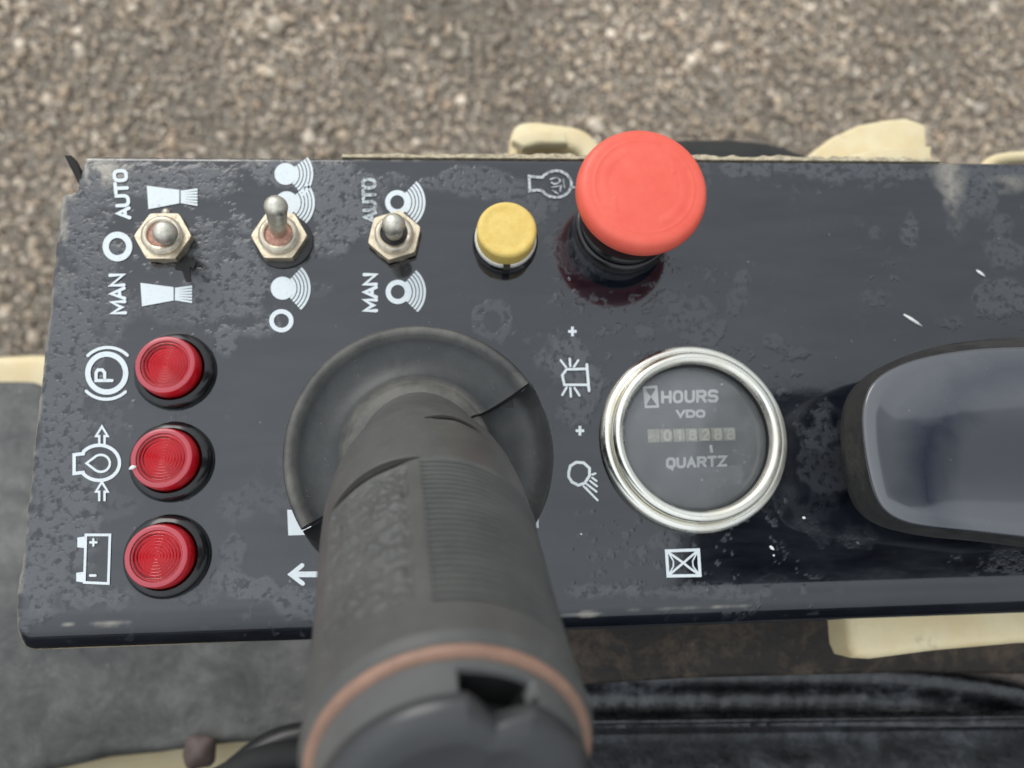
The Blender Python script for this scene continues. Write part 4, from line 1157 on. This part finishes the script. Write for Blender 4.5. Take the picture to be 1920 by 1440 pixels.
# hose and round stone at the bottom left
hs_ = catmull([tuple(at(u, v, -0.15)) for u, v in ((380, 1500), (450, 1440), (500, 1402), (560, 1382), (640, 1378), (760, 1400))], 6)
V, Fc = tube(hs_, 0.0065, 14); tag(mesh('hose', V, Fc, BLACKMATT), 'black hose curving at the bottom edge left of the joystick', 'hose')
hs_ = catmull([tuple(at(u, v, -0.12)) for u, v in ((300, 1500), (400, 1470), (480, 1430), (560, 1415), (700, 1420))], 6)
V, Fc = tube(hs_, 0.006, 14); tag(mesh('hose', V, Fc, TYRE), 'second thinner black hose behind the first at the bottom edge', 'hose')
bm = bmesh.new(); bmesh.ops.create_icosphere(bm, subdivisions=3, radius=0.0085)
for v in bm.verts: v.co *= 1 + 0.12 * math.sin(v.co.x * 500 + 1) * math.cos(v.co.y * 420); v.co.z *= .7
me = bpy.data.meshes.new('stone'); bm.to_mesh(me); bm.free(); me.shade_smooth(); me.materials.append(RUSTY)
o = bpy.data.objects.new('stone', me); sc.collection.objects.link(o); o.location = at(378, 1408, -0.196); o.location.z = -0.194
tag(o, 'small reddish brown stone lying on the mat at the bottom edge', 'stone')

# added unseen black block that darkens the reflection in the rolled front edge
V, Fc = prism([tuple(p) for p in catmull([(-.52, -.70), (-.55, -.45), (-.50, -.235), (-.2, -.225), (.3, -.225), (.62, -.235), (.68, -.45), (.64, -.70), (.1, -.72)], 6, True)], -.29, .02, 0.03)
tag(mesh('reflection_block', V, Fc, BLACKMATT, angle=50), 'unseen black block added in front of the panel to darken its edge reflection', 'seat')

# added unseen beam high over the panel, darkening the reflection at its right end
rb = empty('reflection_beam', (1.30, 0.05, GZ), 'unseen black beam added high above the panel to darken its reflection', 'reflection blocker')
o_ = np.array([1.30, 0.05, GZ])
V, Fc = prism([(CAM[0] + .36, CAM[1] - .055), (1.40, CAM[1] - .055), (1.40, CAM[1] + .26), (CAM[0] + .44, CAM[1] + .26)], 1.0, 1.07, 0.01)
mesh('blocker_beam', [np.array(v) - o_ for v in V], Fc, BLACKMATT, rb, angle=40)
V, Fc = box(1.31, 1.39, .05, .13, GZ, 1.0); mesh('blocker_post', [np.array(v) - o_ for v in V], Fc, BLACKMATT, rb, smooth=False)

# behind the top edge: tyre and two cream brackets
def behind():
    zc = -0.13
    b = at(1310, 300, zc)
    t = empty('wheel', (b[0], b[1] - 0.045, zc), 'black rubber tyre seen beyond the top edge behind the red button', 'wheel')
    # tyre lying upright along X, its crown just past the panel
    L = 0.056; V = []; Fc = []; seg = 96
    prof = []
    for k in range(13):
        s_ = -1 + k / 6.0
        prof.append((s_ * L, 0.118 - 0.022 * abs(s_) ** 3.0))
    ytop = at(1310, 256, zc)[1] - b[1] + 0.045
    for (x, r) in prof:
        for i in range(seg):
            a = 2 * math.pi * i / seg
            V.append((x + .004, r * math.cos(a), r * math.sin(a)))
    V = [(x, y * (ytop / .118), z * .5 - .02) for x, y, z in V]
    for j in range(len(prof) - 1):
        for i in range(seg):
            k = (i + 1) % seg; Fc.append((j * seg + i, j * seg + k, (j + 1) * seg + k, (j + 1) * seg + i))
    Fc.append(tuple(range(seg))); Fc.append(tuple(reversed([(len(prof) - 1) * seg + i for i in range(seg)])))
    mesh('tyre', V, Fc, TYRE, t, angle=50)
behind()
bl_ = slab('bracket', [(955, 330), (956, 262), (968, 232), (1000, 224), (1050, 230), (1085, 236), (1112, 252), (1135, 282), (1150, 330), (1100, 330), (1090, 290), (1060, 278), (1010, 280), (985, 290), (976, 330)], -0.11, 0.014, CREAM,
     'cream painted bracket with a rounded hook shape, left of the red button', 'bracket', 0.004, n=4)
slab('bracket_leaf', [(960, 262), (975, 246), (1010, 242), (1060, 246), (1066, 268), (1010, 268), (980, 276)], -0.101, 0.006, CREAM, None, None, 0.002, sm=False, parent=bl_)
br = slab('bracket', [(1505, 330), (1520, 285), (1560, 255), (1610, 232), (1660, 222), (1700, 218), (1738, 232), (1742, 268), (1742, 330)], -0.10, 0.010, CREAM,
     'cream painted angled bracket beyond the top edge at the right', 'bracket', 0.003, sm=False)
slab('bracket_leaf', [(1545, 345), (1590, 290), (1650, 276), (1748, 272), (1748, 345)], -0.088, 0.006, CREAM, None, None, 0.002, sm=False, parent=br)
V, Fc = tube(catmull([tuple(at(u, v, -0.09)) for u, v in ((1836, 330), (1856, 306), (1890, 297), (1960, 294))], 5), 0.003, 10)
tag(mesh('cable', V, Fc, CREAM), 'pale cable end at the top right corner of the panel', 'cable')
